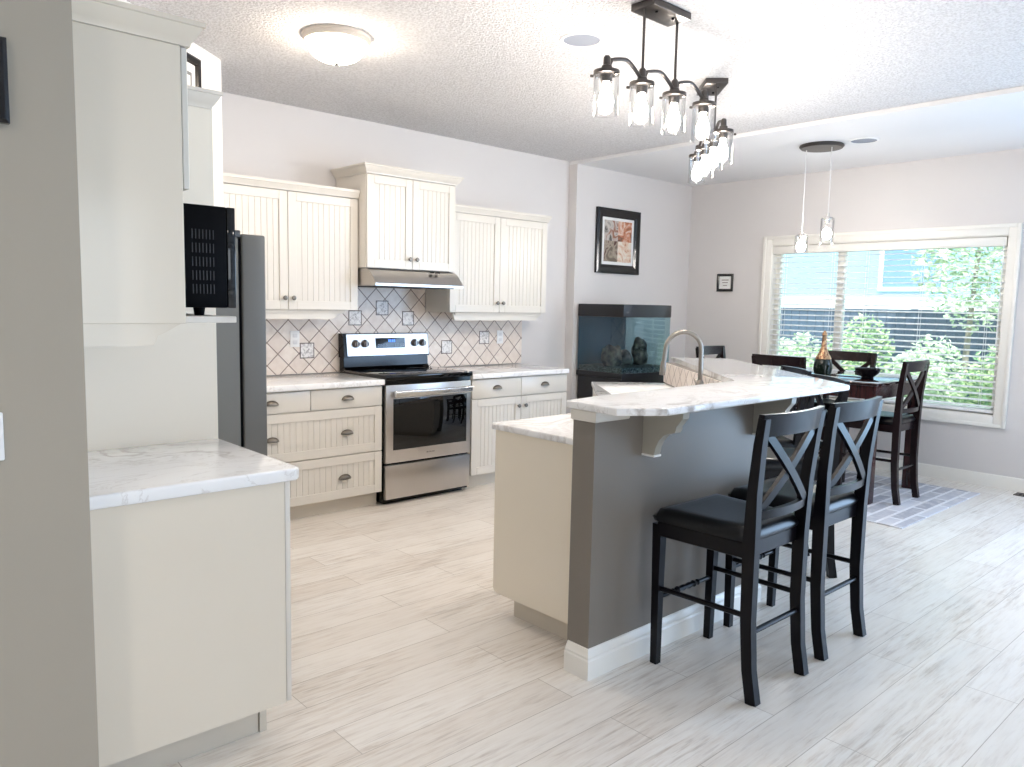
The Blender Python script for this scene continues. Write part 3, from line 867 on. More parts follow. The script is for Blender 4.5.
# items on the foreground wall
UX, NY = Vector((1, 0, 0)), Vector((0, -1, 0))
t = thing('framed_picture', 'black framed picture cut by the left photo edge on grey wall', 'picture', (0.27, 2.15, 1.808))
q = frame_on(t, (0.258, 2.149, 1.808), UX, NY, 0.22, 0.190, 0.035, 0.022, M_frame, mat('picture_dark_mat', (40, 40, 44), 0.4), 0.03, None)
q(-0.06, 0.06, 0.05, 0.14, 0.004, 0.009).build('artwork', M_bwart, t)
t = thing('light_switch', 'white light switch on the grey foreground wall at left edge', 'switch', (0.289, 2.15, 1.08))
MB().box(0.253, 0.329, 2.142, 2.1495, 1.026, 1.141, 0.003).build('plate', M_white, t)
MB().box(0.274, 0.308, 2.137, 2.143, 1.05, 1.116, 0.002).build('rocker', M_white, t)

# ------------------------------------------------------------------ island
A48 = math.radians(49)
U2 = Vector((math.cos(A48), math.sin(A48))); N2 = Vector((math.sin(A48), -math.cos(A48)))
W0 = Vector((3.36, 1.885)); INC = Vector((3.44, 2.10))
def pl(p, t_, n_=0.0):
    q_ = Vector(p) + U2 * t_ + N2 * n_
    return (q_.x, q_.y)
inw = pl(INC, 0, 0)     # inside corner of the bar wall
WEND = 1.62
o1 = pl(W0, 1.70); i1 = pl(INC, WEND)
struct('wall_island', MB().prism([(2.14, 1.885), (3.36, 1.885), o1, i1, inw, (3.30, 2.0), (2.14, 1.995)], 0, 1.031), M_isl)
IB = [(0, 0), (0.022, 0), (0.022, 0.074), (0.018, 0.080), (0.018, 0.088), (0.012, 0.094), (0.009, 0.104), (0.006, 0.108), (0.004, 0.113), (0, 0.115)]
struct('baseboard_island', MB().sweep([(2.14, 1.99), (2.14, 1.885), (3.36, 1.885), o1], IB), M_trim)
struct('trim_1', MB().prism([(2.122, 1.868), (2.32, 1.868), (2.32, 1.8845), (2.1395, 1.8845), (2.1395, 1.993), (2.122, 1.993)], 0.990, 1.031, 0.004, 1), M_cab)
bar = MB().prism([(2.122, 2.02), (2.105, 1.755), (2.255, 1.648), (3.76, 1.67), (4.93, 3.06), (4.62, 3.36), (INC.x, INC.y - 0.002), (2.33, 2.045)], 1.0315, 1.06, 0.007, 3).build('breakfast_bar', M_marble)
tag(bar, 'raised white marble breakfast bar top on the island wall', 'countertop')
tw = MB().prism([pl(INC, 0.02, -0.012), pl(INC, WEND - .01, -0.012), pl(INC, WEND - .01, -0.001), pl(INC, 0.02, -0.001)], 0.892, 1.03).build('tile_strip', M_tile2)
tag(tw, 'beige diagonal tile strip behind the faucet under the bar top', 'backsplash')
# scrolled brackets under the bar
def corbel(x, label):
    t = thing('corbel', label, 'bracket', (x, 1.884, 0.82), 'brackets under the bar top')
    pts = [(0, 1.031), (0, 0.842), (-0.055, 0.842), (-0.060, 0.852), (-0.064, 0.872), (-0.078, 0.902), (-0.100, 0.925), (-0.128, 0.937), (-0.150, 0.942), (-0.156, 0.952), (-0.158, 0.966), (-0.172, 0.985), (-0.185, 1.0), (-0.188, 1.031)]
    MB().extrude([(x - 0.02, 1.8845 + y, z) for y, z in pts], (0.04, 0, 0)).build('bracket', M_corb, t)
    MB().box(x - 0.023, x + 0.023, 1.824, 1.8845, 0.834, 0.842).build('foot_cap', M_trim, t)
M_corb = mat('corbel_grey_paint', (172, 168, 156), 0.4)
corbel(2.445, 'painted wooden bracket under the left end of the bar top')
corbel(3.27, 'painted wooden bracket under the bar top behind the stools')
# island base cabinet + lower worktop
ic = thing('island_cabinet', 'cream cabinet on the kitchen side of the island, end panel showing', 'cabinet', (3.0, 2.5, 0))
ce = 1.55
AI = [pl(INC, -0.115 + 0.115, -0.62)]
inner_corner = (3.056, 2.57)
MB().prism([(2.28, 2.003), (2.28, 2.555), (3.0, 2.555), (4.01, 3.565), pl(INC, ce - .02, -0.003), pl(INC, 0.0, -0.003), (3.29, 2.003)], 0.11, 0.859).build('carcass', M_cab, ic)
MB().extrude([(2.258, 2.003, 0.108), (2.258, 2.55, 0.108), (2.258, 2.566, 0.113), (2.258, 2.578, 0.128), (2.258, 2.578, 0.8595), (2.258, 2.003, 0.8595)], (0.021, 0, 0)).build('end_panel', mat('end_panel_cream', (240, 231, 214), 0.22), ic)  # same finish as the foreground side panel, lightened to stand in for missing light
MB().prism([(2.32, 2.005), (2.32, 2.50), (3.02, 2.50), (4.0, 3.49), pl(INC, ce - .05, -0.01), pl(INC, 0.0, -0.01), (3.29, 2.005)], 0.0, 0.11).build('toe_kick', M_toe, ic)
low = MB().prism([(2.243, 2.002), (2.243, 2.59), (3.02, 2.59), (4.045, 3.612), pl(INC, ce, -0.013), pl(INC, 0.002, -0.013), (3.285, 2.004)], 0.86, 0.89, 0.008, 3).build('countertop', M_marble)
tag(low, 'lower white marble worktop around the sink behind the raised bar', 'countertop')
# sink: hole cut in the lower worktop and cabinet, steel basin dropped in
SC = Vector(pl(INC, 0.44, -0.328))
def cut(o, mb):
    c = mb.build('cutter', M_gap)
    m_ = o.modifiers.new('b', 'BOOLEAN'); m_.object = c; m_.operation = 'DIFFERENCE'; m_.solver = 'EXACT'
    me = bpy.data.meshes.new_from_object(o.evaluated_get(bpy.context.evaluated_depsgraph_get()))
    o.modifiers.clear(); o.data = me
    bpy.data.objects.remove(c)
def srect(du, dn):
    return [(SC + U2 * a * du + N2 * b * dn)[:] for a, b in ((-1, -1), (1, -1), (1, 1), (-1, 1))]
cut(low, MB().prism(srect(0.245, 0.17), 0.60, 1.0))
car = [c for c in ic.children if c.name.startswith('carcass')][0]
car_off = Vector(OFF[ic.name])
cc = MB().prism([(p[0] - car_off.x, p[1] - car_off.y) for p in srect(0.25, 0.175)], 0.62, 1.0)
_c = cc.build('cutter', M_gap)
_c.location = car_off
bpy.context.view_layer.update()
m_ = car.modifiers.new('b', 'BOOLEAN'); m_.object = _c; m_.operation = 'DIFFERENCE'; m_.solver = 'EXACT'
me_ = bpy.data.meshes.new_from_object(car.evaluated_get(bpy.context.evaluated_depsgraph_get()))
car.modifiers.clear(); car.data = me_; bpy.data.objects.remove(_c)
sk = thing('sink', 'stainless sink basin sunk in the lower island worktop', 'sink', (SC.x, SC.y, 0.70))
b1 = MB()
def ringpoly(a, b, z):
    return [b1.bm.verts.new((p[0], p[1], z)) for p in srect(a, b)]
R_ = [ringpoly(0.262, 0.187, 0.891), ringpoly(0.262, 0.187, 0.895), ringpoly(0.236, 0.161, 0.895), ringpoly(0.222, 0.147, 0.70), ringpoly(0.236, 0.16, 0.69), ringpoly(0.24, 0.166, 0.888)]
for A_, B_ in zip(R_, R_[1:]):
    for i in range(4):
        b1.bm.faces.new((A_[i], A_[(i + 1) % 4], B_[(i + 1) % 4], B_[i]))
b1.bm.faces.new(R_[3]); b1.bm.faces.new(R_[4][::-1])
b1.build('basin', M_steel, sk)
MB().lathe([(0.045, 0), (0.045, 0.004), (0.03, 0.002), (0.0, 0.001)], (SC.x, SC.y, 0.7005), n=20).build('drain', M_nickel, sk)
# faucet
fbp = Vector((3.605, 2.425)); sd = -N2
fc = thing('faucet', 'brushed nickel gooseneck faucet rising behind the raised bar', 'faucet', (fbp.x, fbp.y, 0.89))
MB().lathe([(0.030, 0), (0.030, 0.008), (0.024, 0.016), (0.022, 0.09), (0.024, 0.11), (0.020, 0.125), (0.014, 0.135)], (fbp.x, fbp.y, 0.891), n=20).build('body', M_nickel, fc)
pts = [(0, 1.02), (0, 1.10), (0, 1.18)]
Rr = 0.098
pts += [(Rr - Rr * math.cos(a), 1.19 + Rr * math.sin(a)) for a in [PI * k / 14 for k in range(15)]]
pts += [(2 * Rr + .004, 1.15), (2 * Rr + .008, 1.12)]
MB().tube([(fbp.x + sd.x * a, fbp.y + sd.y * a, z) for a, z in pts], 0.0125, 14, up=(U2.x, U2.y, 0)).build('spout', M_nickel, fc)
MB().tube([(fbp.x + sd.x * a, fbp.y + sd.y * a, z) for a, z in ((0.204, 1.125), (0.206, 1.10), (0.21, 1.05))], [0.0145, 0.017, 0.0165], 14, up=(U2.x, U2.y, 0)).build('spray_head', M_nickel, fc)
MB().tube([(fbp.x + U2.x * 0.02, fbp.y + U2.y * 0.02, 0.965), (fbp.x + U2.x * 0.05, fbp.y + U2.y * 0.05, 0.975), (fbp.x + U2.x * 0.10, fbp.y + U2.y * 0.10, 1.02)], [0.012, 0.009, 0.006], 10).build('lever', M_nickel, fc)

# ------------------------------------------------------------------ counter-height chairs
def make_chair(name, label):
    t = thing(name, label, 'chair', (0, 0, 0), local=True)
    wd = M_espresso
    for s_ in (-1, 1):
        MB().tube([(s_ * 0.180, -0.236, 0), (s_ * 0.180, -0.214, 0.12), (s_ * 0.180, -0.200, 0.30), (s_ * 0.181, -0.197, 0.58), (s_ * 0.190, -0.205, 0.78), (s_ * 0.198, -0.222, 0.95), (s_ * 0.202, -0.236, 1.045)],
                  0, sect=[(0.036, 0.042), (0.036, 0.042), (0.036, 0.045), (0.036, 0.05), (0.036, 0.04), (0.036, 0.034), (0.036, 0.03)], up=(0, 1, 0)).build('leg', wd, t, smooth=0.3)
        MB().tube([(s_ * 0.186, 0.196, 0), (s_ * 0.190, 0.196, 0.30), (s_ * 0.192, 0.196, 0.575)], 0, sect=[(0.030, 0.030), (0.034, 0.034), (0.04, 0.04)], up=(0, 1, 0)).build('leg', wd, t, smooth=0.3)
        MB().tube([(s_ * 0.184, -0.20, 0.318), (s_ * 0.190, 0.19, 0.312)], 0.0105, 10).build('side_stretcher', wd, t)
        # slats of the crossed back
    # apron
    ap = MB()
    ap.prism([(-0.197, -0.19), (0.197, -0.19), (0.212, 0.19), (-0.212, 0.19)], 0.528, 0.588, 0.004, 1)
    ap.build('seat_frame', wd, t)
    # padded seat
    pd_ = MB()
    nx, ny = 15, 15
    grid = {}
    for j in range(ny + 1):
        v_ = j / ny
        for i in range(nx + 1):
            u_ = i / nx
            hw = 0.205 + 0.024 * v_
            # rounded outline
            px, py = (u_ * 2 - 1), (v_ * 2 - 1)
            k = 1 - 0.055 * (abs(px) ** 6) * (abs(py) ** 6)
            edge = min(1.0, (1 - max(abs(px), abs(py))) / 0.28)
            z = 0.588 + 0.018 + 0.034 * math.sqrt(max(0.0, 1 - (1 - edge) ** 2)) * 1.0 - 0.006 * (1 - px * px) * (1 - py * py)
            grid[i, j] = pd_.bm.verts.new((px * hw * k, 0.012 + py * 0.212 * k, z))
    for j in range(ny):
        for i in range(nx):
            pd_.bm.faces.new((grid[i, j], grid[i + 1, j], grid[i + 1, j + 1], grid[i, j + 1]))
    rim = [grid[i, 0] for i in range(nx + 1)] + [grid[nx, j] for j in range(1, ny + 1)] + [grid[i, ny] for i in range(nx - 1, -1, -1)] + [grid[0, j] for j in range(ny - 1, 0, -1)]
    low_ = [pd_.bm.verts.new((v_.co.x * 0.975, 0.012 + (v_.co.y - 0.012) * 0.975, 0.5885)) for v_ in rim]
    n_ = len(rim)
    for i in range(n_):
        pd_.bm.faces.new((rim[i], low_[i], low_[(i + 1) % n_], rim[(i + 1) % n_]))
    pd_.bm.faces.new(low_)
    pd_.build('seat', M_leather, t, smooth=1.2)
    # curved rails
    def curved(z0, z1, hw, yc, bow, thick, lean, name_):
        mb = MB()
        N = 14
        ring = []
        for i in range(N + 1):
            x = -hw + 2 * hw * i / N
            y = yc - bow * (1 - (x / hw) ** 2)
            ring.append([mb.bm.verts.new((x, y + d, z)) for d, z in ((-thick / 2, z0), (thick / 2, z0), (thick / 2 - lean, z1), (-thick / 2 - lean, z1))])
        for a, b_r in zip(ring, ring[1:]):
            for j in range(4):
                mb.bm.faces.new((a[j], a[(j + 1) % 4], b_r[(j + 1) % 4], b_r[j]))
        mb.bm.faces.new(ring[0]); mb.bm.faces.new(ring[-1][::-1])
        return mb.build(name_, wd, t, smooth=0.5)
    curved(0.978, 1.058, 0.219, -0.222, 0.030, 0.022, 0.012, 'top_rail')
    curved(0.672, 0.704, 0.182, -0.201, 0.022, 0.02, 0.002, 'lower_rail')
    for s_ in (-1, 1):
        pts_ = []
        for k in range(11):
            f_ = k / 10
            x = s_ * (-0.172 + 0.352 * f_) * (1.0 if f_ else 1)
            z = 0.690 + 0.298 * f_
            yb = -0.201 - 0.026 * f_
            y = yb - 0.016 * (1 - (abs(x) / 0.19) ** 2) + s_ * 0.004
            pts_.append((x, y, z))
        MB().tube(pts_, 0, sect=(0.018, 0.034) if False else (0.034, 0.016), up=(0, 1, 0)).build('cross_slat', wd, t, smooth=0.4)
    # turned front stretcher, plain rear stretcher
    tp = [(0.0095, -0.19), (0.0095, -0.10), (0.013, -0.085), (0.009, -0.075), (0.015, -0.055), (0.010, -0.040), (0.014, -0.02), (0.009, 0.0), (0.014, 0.02), (0.010, 0.040), (0.015, 0.055), (0.009, 0.075), (0.013, 0.085), (0.0095, 0.10), (0.0095, 0.19)]
    MB().lathe(tp, (0, 0.196, 0.270), (1, 0, 0), 12).build('front_stretcher', wd, t)
    MB().tube([(-0.18, -0.203, 0.252), (0.18, -0.203, 0.252)], 0.0105, 10).build('rear_stretcher', wd, t)
    return t
ST = 'black X-back chairs at the bar and table'
ch0 = make_chair('bar_stool', 'black X-back leather stool at bar nearest the camera')
ch0['group'] = ST
ch0.location = (2.632, 1.60, 0)
def chair(name, label, x, y, rz):
    c = dup(ch0)
    c.name = name
    c['label'] = label
    if name == 'dining_chair':
        for p_ in c.children:
            if not p_.name.startswith('seat') or p_.name.startswith('seat_frame'):
                p_.material_slots[0].link = 'OBJECT'
                p_.material_slots[0].material = M_mahog2
    c.location = (x, y, 0.0095 if name == 'dining_chair' else 0)
    c.rotation_euler = (0, 0, rz)
    return c
chair('bar_stool', 'black X-back stool second from the bar end, backrest overlapping the table', 3.178, 1.61, 0)
def leg2(t_, n_):
    p = Vector((3.755, 1.68)) + U2 * t_ + N2 * n_
    return p.x, p.y
x, y = leg2(0.42, -0.14)
chair('bar_stool', 'black X-back stool just beyond the bar corner, seat tucked under it', x, y, A48)
x, y = leg2(1.02, -0.09)
chair('bar_stool', 'black X-back stool far along the bar, only its rail showing', x, y, A48)
chair('dining_chair', 'dark X-back dining chair at the near right end of the table', 6.03, 2.43, 0.0)
chair('dining_chair', 'dark X-back dining chair in front of the window behind the bottle', 6.46, 2.98, PI / 2)
chair('dining_chair', 'dark dining chair on the table side nearest the bar, rail left of the bottle', 5.76, 3.02, -PI / 2)
chair('dining_chair', 'dark dining chair at the far end of the table beyond the faucet', 6.22, 3.85, PI)

# ------------------------------------------------------------------ dining table and what stands on it
TX0, TX1, TY0, TY1 = 5.672, 6.55, 2.325, 3.88
tb = thing('dining_table', 'dark mahogany counter-height dining table by the window', 'table', ((TX0 + TX1) / 2, (TY0 + TY1) / 2, 0))
M_top = mat('mahogany_top_gloss', (44, 24, 24), 0.08, coat=0.6)
MB().box(TX0 - .012, TX1 + .012, TY0 - .012, TY1 + .012, 0.878, 0.905, 0.008, 3).build('tabletop', M_top, tb)
for a0, a1, b0, b1_ in ((TX0 + .07, TX1 - .07, TY0 + .012, TY0 + .034), (TX0 + .07, TX1 - .07, TY1 - .034, TY1 - .012), (TX0 + .012, TX0 + .034, TY0 + .07, TY1 - .07), (TX1 - .034, TX1 - .012, TY0 + .07, TY1 - .07)):
    MB().box(a0, a1, b0, b1_, 0.782, 0.878, 0.003, 1).build('apron', M_mahog, tb)
for x in (TX0, TX1 - 0.08):
    for y in (TY0, TY1 - 0.08):
        MB().box(x, x + 0.08, y, y + 0.08, 0.0095, 0.878, 0.004, 1).build('leg', M_mahog, tb)
bw = thing('bowl', 'black footed bowl on the near corner of the dining table', 'bowl', (5.99, 2.53, 0.905))
MB().lathe([(0.045, 0.0), (0.05, 0.006), (0.042, 0.014), (0.06, 0.026), (0.080, 0.046), (0.093, 0.074), (0.095, 0.080), (0.089, 0.079), (0.076, 0.052), (0.055, 0.034), (0.0, 0.028)], (5.99, 2.53, 0.906), n=32).build('vessel', mat('bowl_black', (14, 14, 18), 0.2), bw)
bt = thing('bottle', 'squat dark green bottle with copper foil neck on the dining table', 'bottle', (6.03, 2.905, 0.905))
MB().lathe([(0.055, 0.0), (0.066, 0.012), (0.072, 0.05), (0.070, 0.09), (0.058, 0.13), (0.040, 0.165), (0.028, 0.19)], (6.03, 2.905, 0.906), n=28).build('glass_body', mat('bottle_green', (16, 30, 22), 0.12), bt)
M_foil = mat('copper_foil', (176, 128, 92), 0.35, 0.6)
_g = NG(M_foil); _n = _g.noise(_g.coords(), 60, 3); _g.bump(_n, 0.6, 0.004); _g.color(_g.ramp(_n, [(0.35, lin((120, 66, 52))), (0.65, lin((214, 180, 138)))]))
MB().lathe([(0.046, 0.155), (0.034, 0.185), (0.022, 0.22), (0.018, 0.27), (0.016, 0.31), (0.020, 0.318), (0.016, 0.335), (0.006, 0.352), (0, 0.354)], (6.03, 2.905, 0.906), n=20).build('foil_neck', M_foil, bt)
MB().lathe([(0.060, 0.125), (0.061, 0.13), (0.048, 0.158), (0.047, 0.153)], (6.03, 2.905, 0.906), n=24, cap=False).build('collar_label', M_foil, bt)

# rug under the table
M_rug = mat('rug_distressed', (200, 198, 204), 0.95)
g = NG(M_rug); v = g.coords()
br = g.n('ShaderNodeTexBrick'); br.offset = 0.5
br.inputs['Scale'].default_value = 1.0
br.inputs['Brick Width'].default_value = 0.42; br.inputs['Row Height'].default_value = 0.105
br.inputs['Mortar Size'].default_value = 0.012
br.inputs['Color1'].default_value = (*lin((226, 226, 232)), 1); br.inputs['Color2'].default_value = (*lin((158, 158, 168)), 1)
br.inputs['Mortar'].default_value = (*lin((236, 236, 240)), 1)
g.l(v, br.inputs['Vector'])
wn_ = g.noise(v, 14, 5, 0.7)
g.color(g.mix(g.ramp(wn_, [(0.45, (0, 0, 0)), (0.7, (0.8, 0.8, 0.8))]), br.outputs['Color'], lin((224, 220, 220))))
g.bump(g.noise(v, 220, 2), 0.4, 0.004)
o = MB().box(5.25, 6.785, 1.925, 4.30, 0.0005, 0.009, 0.003, 1).build('area_rug', M_rug)
tag(o, 'pale grey distressed brick pattern rug under the dining table', 'rug')
t = thing('floor_register', 'small brown floor register beside the window wall baseboard', 'vent', (7.0, 1.62, 0))
MB().box(6.97, 7.09, 1.48, 1.75, 0.0005, 0.006, 0.002, 1).build('frame', mat('register_brown', (70, 62, 56), 0.5), t)
lv = MB()
for k in range(8):
    lv.box(6.985, 7.075, 1.50 + k * .029, 1.51 + k * .029, 0.006, 0.008)
lv.build('louvre', M_blackmatte, t)

# ------------------------------------------------------------------ aquarium in the dining corner
aq = thing('aquarium', 'black aquarium on a cabinet stand against the dining end wall', 'aquarium', (5.72, 4.7, 0))
AX0, AX1, AY0, AY1 = 5.375, 6.085, 4.44, 4.995
def bowfront(x0, x1, y0, y1, bow, n=12):
    pts = [(x0, y1), (x0, y0)]
    for i in range(1, n):
        f_ = i / n
        pts.append((x0 + (x1 - x0) * f_, y0 - bow * 4 * f_ * (1 - f_)))
    return pts + [(x1, y0), (x1, y1)]
M_aqblk = mat('aquarium_black_wood', (28, 27, 30), 0.3)
MB().prism(bowfront(AX0 + .02, AX1 - .02, AY0 + .02, AY1 - .005, 0.03), 0.0, 0.765).build('stand', M_aqblk, aq)
MB().prism(bowfront(AX0, AX1, AY0, AY1, 0.04), 0.765, 0.815, 0.006, 2).build('lower_rim', M_aqblk, aq)
MB().prism(bowfront(AX0 + .004, AX1 - .004, AY0 + .004, AY1 - .002, 0.04), 1.322, 1.437, 0.006, 2).build('hood', M_aqblk, aq)
gp = MB()
out_ = bowfront(AX0 + .008, AX1 - .008, AY0 + .008, AY1 - .004, 0.038)
a_ = [gp.bm.verts.new((x, y, 0.815)) for x, y in out_]; b_v = [gp.bm.verts.new((x, y, 1.322)) for x, y in out_]
for i in range(len(out_) - 1):
    gp.bm.faces.new((a_[i], a_[i + 1], b_v[i + 1], b_v[i]))
gp.build('glass_panes', M_tank, aq)
MB().box(AX0 + .012, AX1 - .012, AY1 - .012, AY1 - .006, 0.816, 1.32).build('back_panel', mat('tank_back_blue', (58, 98, 120), 0.5), aq)
M_grav = mat('tank_gravel', (96, 100, 104), 0.8)
_g = NG(M_grav); _n = _g.noise(_g.coords(), 90, 3); _g.color(_g.ramp(_n, [(0.4, lin((60, 62, 66))), (0.65, lin((170, 170, 166)))])); _g.bump(_n, 0.8, 0.01)
MB().prism(bowfront(AX0 + .014, AX1 - .014, AY0 + .014, AY1 - .014, 0.03), 0.8155, 0.862).build('gravel', M_grav, aq)
M_rock = mat('tank_rock', (84, 82, 80), 0.8)
_g = NG(M_rock); _n = _g.noise(_g.coords(), 16, 5); _g.color(_g.ramp(_n, [(0.35, lin((48, 48, 52))), (0.65, lin((140, 130, 120)))])); _g.bump(_n, 0.8, 0.02)
def rock(c, r, seed):
    rnd = random.Random(seed)
    mb = MB(); bmesh.ops.create_icosphere(mb.bm, subdivisions=3, radius=1.0)
    from mathutils import noise as nz
    for v_ in mb.bm.verts:
        f_ = 1 + 0.35 * nz.noise(v_.co * 1.6 + Vector((seed, 0, 0)))
        v_.co = Vector((c[0] + v_.co.x * r[0] * f_, c[1] + v_.co.y * r[1] * f_, c[2] + v_.co.z * r[2] * f_))
    return mb
for c, r, sd_, lb in (((5.56, 4.72, 0.94), (0.085, 0.10, 0.13), 2, 'large grey rock at the left inside the aquarium'),
                      ((5.76, 4.75, 0.92), (0.075, 0.09, 0.09), 5, 'brown grey rock in the middle of the aquarium'),
                      ((5.95, 4.70, 0.97), (0.07, 0.08, 0.16), 9, 'tall dark rock at the right inside the aquarium')):
    o = rock(c, r, sd_).build('rock', M_rock, smooth=1.5)
    tag(o, lb, 'rock', 'rocks in the aquarium')

# ------------------------------------------------------------------ pictures on the dining walls
t = thing('framed_art', 'large black framed four-panel abstract print above the aquarium', 'picture', (5.93, YN, 1.735))
q = frame_on(t, (5.935, YN - 0.001, 1.737), UX, NY, 0.645, 0.622, 0.085, 0.035, M_frame, M_matw, 0.02, None)
def art(name, stops, sc, seed):
    m = mat(name, (150, 140, 130), 0.5)
    g = NG(m); v = g.coords(loc=(seed, seed * .3, 0))
    g.color(g.ramp(g.noise(v, sc, 5, 0.6, 1.5), [(p, lin(c)) for p, c in stops]))
    return m
A1 = art('art_grey_white', [(0.36, (90, 84, 80)), (0.5, (205, 198, 190)), (0.62, (150, 104, 84))], 9, 1)
A2 = art('art_rust', [(0.36, (96, 74, 62)), (0.5, (196, 120, 84)), (0.64, (226, 206, 190))], 8, 5)
A3 = art('art_umber', [(0.38, (112, 98, 84)), (0.52, (172, 158, 140)), (0.62, (84, 48, 40))], 7, 8)
A4 = art('art_cream_rust', [(0.40, (232, 222, 208)), (0.54, (222, 190, 164)), (0.64, (170, 96, 66))], 9, 12)
xa, xm, xb, za, zm, zb_ = -0.205, -0.004, 0.205, 0.115, 0.315, 0.51
for a0, a1, z0, z1, m_ in ((xa, xm, zm, zb_, A1), (xm, xb, zm, zb_, A2), (xa, xm, za, zm, A3), (xm, xb, za, zm, A4)):
    q(a0, a1, z0, z1, 0.005, 0.0125).build('artwork_panel', m_, t)
UYm = Vector((0, -1, 0)); NXm = Vector((-1, 0, 0))
t = thing('framed_quote', 'small black framed text print on the window wall', 'picture', (XW, 4.55, 1.6))
q = frame_on(t, (XW - 0.001, 4.552, 1.597), UYm, NXm, 0.19, 0.182, 0.026, 0.018, M_frame, M_matw, 0.02, None)
tx = [(0.118, 0.085), (0.092, 0.066), (0.062, 0.05)]
M_ink = mat('ink_grey', (150, 142, 138), 0.7)
for z, ww in tx:
    mb = q(-ww / 2, ww / 2, z - 0.005, z + 0.005, 0.004, 0.0058)
    mb.build('printed_line', M_ink, t)

# ------------------------------------------------------------------ lights
dl = thing('ceiling_light', 'frosted dome ceiling light near the range wall cabinets', 'ceiling light', (2.058, 3.63, ZC))
DC = (2.058, 3.63, ZC)
MB().lathe([(0.172, -0.001), (0.172, -0.016), (0.165, -0.026), (0.158, -0.034), (0.150, -0.036), (0.0, -0.036)], DC, n=48).build('base', mat('lamp_base_white', (204, 195, 184), 0.4), dl)
MB().lathe([(0.148, -0.036), (0.146, -0.055), (0.132, -0.082), (0.106, -0.105), (0.07, -0.121), (0.03, -0.127), (0.0, -0.128)], DC, n=48).build('glass_dome', M_dome, dl)
MB().lathe([(0.010, -0.126), (0.012, -0.134), (0.008, -0.142), (0.0, -0.144)], DC, n=16).build('finial', M_nickel, dl)

def make_chandelier(label):
    t = thing('chandelier', label, 'light fixture', (0, 0, 0), local=True)
    MB().box(-0.135, 0.135, -0.065, 0.065, -0.032, -0.0005, 0.003).build('canopy', M_bronze, t)
    for x in (-0.06, 0.06):
        MB().lathe([(0.007, 0), (0.007, 0.005), (0, 0.007)], (x, -0.02, -0.032), (0, 0, -1), 10).build('screw', M_blackmatte, t)
    for x in (-0.119, 0.119):
        MB().tube([(x, 0, -0.032), (x, 0, -0.31)], 0.0062, 10).build('rod', M_bronze, t)
    for i in range(3):
        xa_, xb_ = -0.357 + 0.238 * i, -0.119 + 0.238 * i
        pts_ = [(xa_ + 0.012, 0, -0.325)] + [(xa_ + 0.03 + (xb_ - xa_ - 0.045) * f_, 0, -0.293 + 0.022 * math.sin(PI * min(1, f_ * 1.6) * .5) - 0.055 * max(0, f_ - .45) ** 1.6 * 2.6) for f_ in [k / 12 for k in range(13)]] + [(xb_ - 0.004, 0, -0.335)]
        MB().tube(pts_, 0.0085, 10, up=(0, 1, 0)).build('arm', M_bronze, t)
    for i in range(4):
        x = -0.357 + 0.238 * i
        sk_ = MB().lathe([(0.0, -0.282), (0.010, -0.283), (0.015, -0.290), (0.016, -0.320), (0.022, -0.325), (0.024, -0.342), (0.055, -0.345), (0.056, -0.360), (0.05, -0.362), (0.026, -0.362), (0.024, -0.392), (0.0, -0.392)], (x, 0, 0), n=28)
        so = sk_.build('socket', M_bronze, t)
        for a in (0.4, 0.4 + 2 * PI / 3, 0.4 + 4 * PI / 3):
            MB().lathe([(0.006, 0), (0.006, 0.012), (0.004, 0.014), (0, 0.014)], (x + 0.056 * math.cos(a), 0.056 * math.sin(a), -0.368), (math.cos(a), math.sin(a), 0), 10).build('thumbscrew', M_bronze, so)
        MB().lathe([(0.050, -0.358), (0.0535, -0.366), (0.0545, -0.50), (0.056, -0.522), (0.0545, -0.524), (0.0525, -0.50), (0.0515, -0.366), (0.048, -0.358)], (x, 0, 0), n=32, cap=False).build('glass_shade', M_glass, t)
        MB().lathe([(0.0, -0.390), (0.013, -0.391), (0.014, -0.405), (0.020, -0.425), (0.029, -0.452), (0.032, -0.474), (0.027, -0.494), (0.014, -0.505), (0.0, -0.507)], (x, 0, 0), n=20).build('bulb', M_bulb, t)
    return t
c0 = make_chandelier('four-jar dark metal chandelier nearest the camera above the bar')
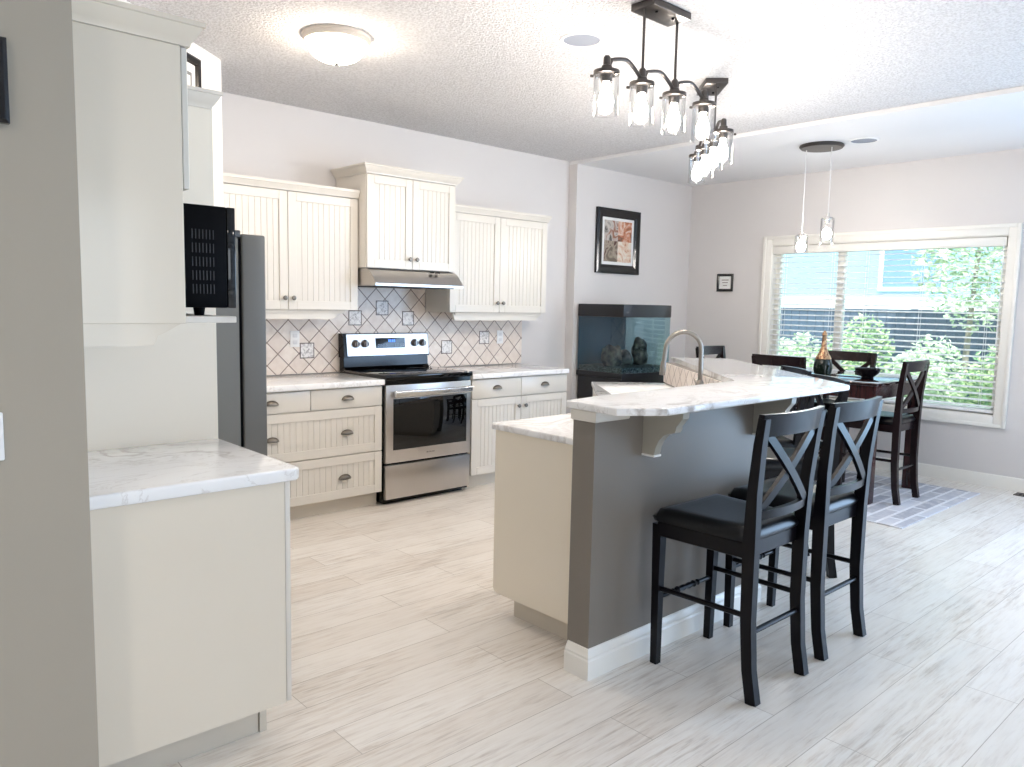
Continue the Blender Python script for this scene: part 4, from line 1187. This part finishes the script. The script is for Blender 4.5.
c0['group'] = 'matching chandeliers over the bar'
c0.location = (2.907, 2.245, ZC)
c1 = dup(c0)
c1['label'] = 'four-jar dark metal chandelier further back, its jars seen in line'
c1.location = (4.075, 2.75, ZC)
c1.rotation_euler = (0, 0, math.radians(45.6))

pn = thing('pendant_light', 'twin glass pendant light hanging over the dining table', 'light fixture', (6.02, 3.03, ZC2))
PC = Vector((6.02, 3.02, ZC2))
MB().lathe([(0.165, -0.0005), (0.168, -0.012), (0.155, -0.026), (0.0, -0.028)], PC, n=48).build('canopy', M_bronze, pn)
for px, py, zt, zb2 in ((6.0, 3.135, 2.03, 1.885), (6.0, 2.925, 2.155, 1.94)):
    MB().tube([(px, py, ZC2 - 0.028), (px, py, zt)], 0.004, 8).build('cord', mat('clear_cord', (226, 226, 226), 0.3), pn)
    MB().lathe([(0.0, 0.03), (0.012, 0.03), (0.014, 0.0), (0.040, -0.006), (0.042, -0.02), (0.018, -0.02), (0.018, -0.05), (0, -0.05)], (px, py, zt), n=20).build('socket', mat('polished_nickel', (214, 212, 208), 0.2, 1.0), pn)
    MB().lathe([(0.040, zt - .006), (0.052, zt - .012), (0.052, zb2), (0.050, zb2), (0.050, zt - .016), (0.038, zt - .010)], (px, py, 0), n=28, cap=False).build('glass_shade', M_glass, pn)
    MB().ball((px, py, (zt - 0.05 + zb2) / 2 + 0.0), 0.036, (1, 1, 1.25)).build('bulb', M_bulb2, pn, smooth=1.5)

for x, y, z, lb in ((2.955, 2.775, ZC, 'round grey ceiling speaker left of the near chandelier'), (6.05, 2.70, ZC2, 'round grey ceiling speaker right of the pendant canopy')):
    t = thing('ceiling_speaker', lb, 'speaker', (x, y, z), 'recessed ceiling speakers')
    MB().lathe([(0.108, -0.0005), (0.108, -0.006), (0.094, -0.008), (0.092, -0.005)], (x, y, z), n=48, cap=False).build('rim', M_white, t)
    MB().lathe([(0.0, -0.0035), (0.094, -0.0035), (0.094, -0.0008), (0, -0.0008)], (x, y, z), n=48).build('grille', M_speaker, t)
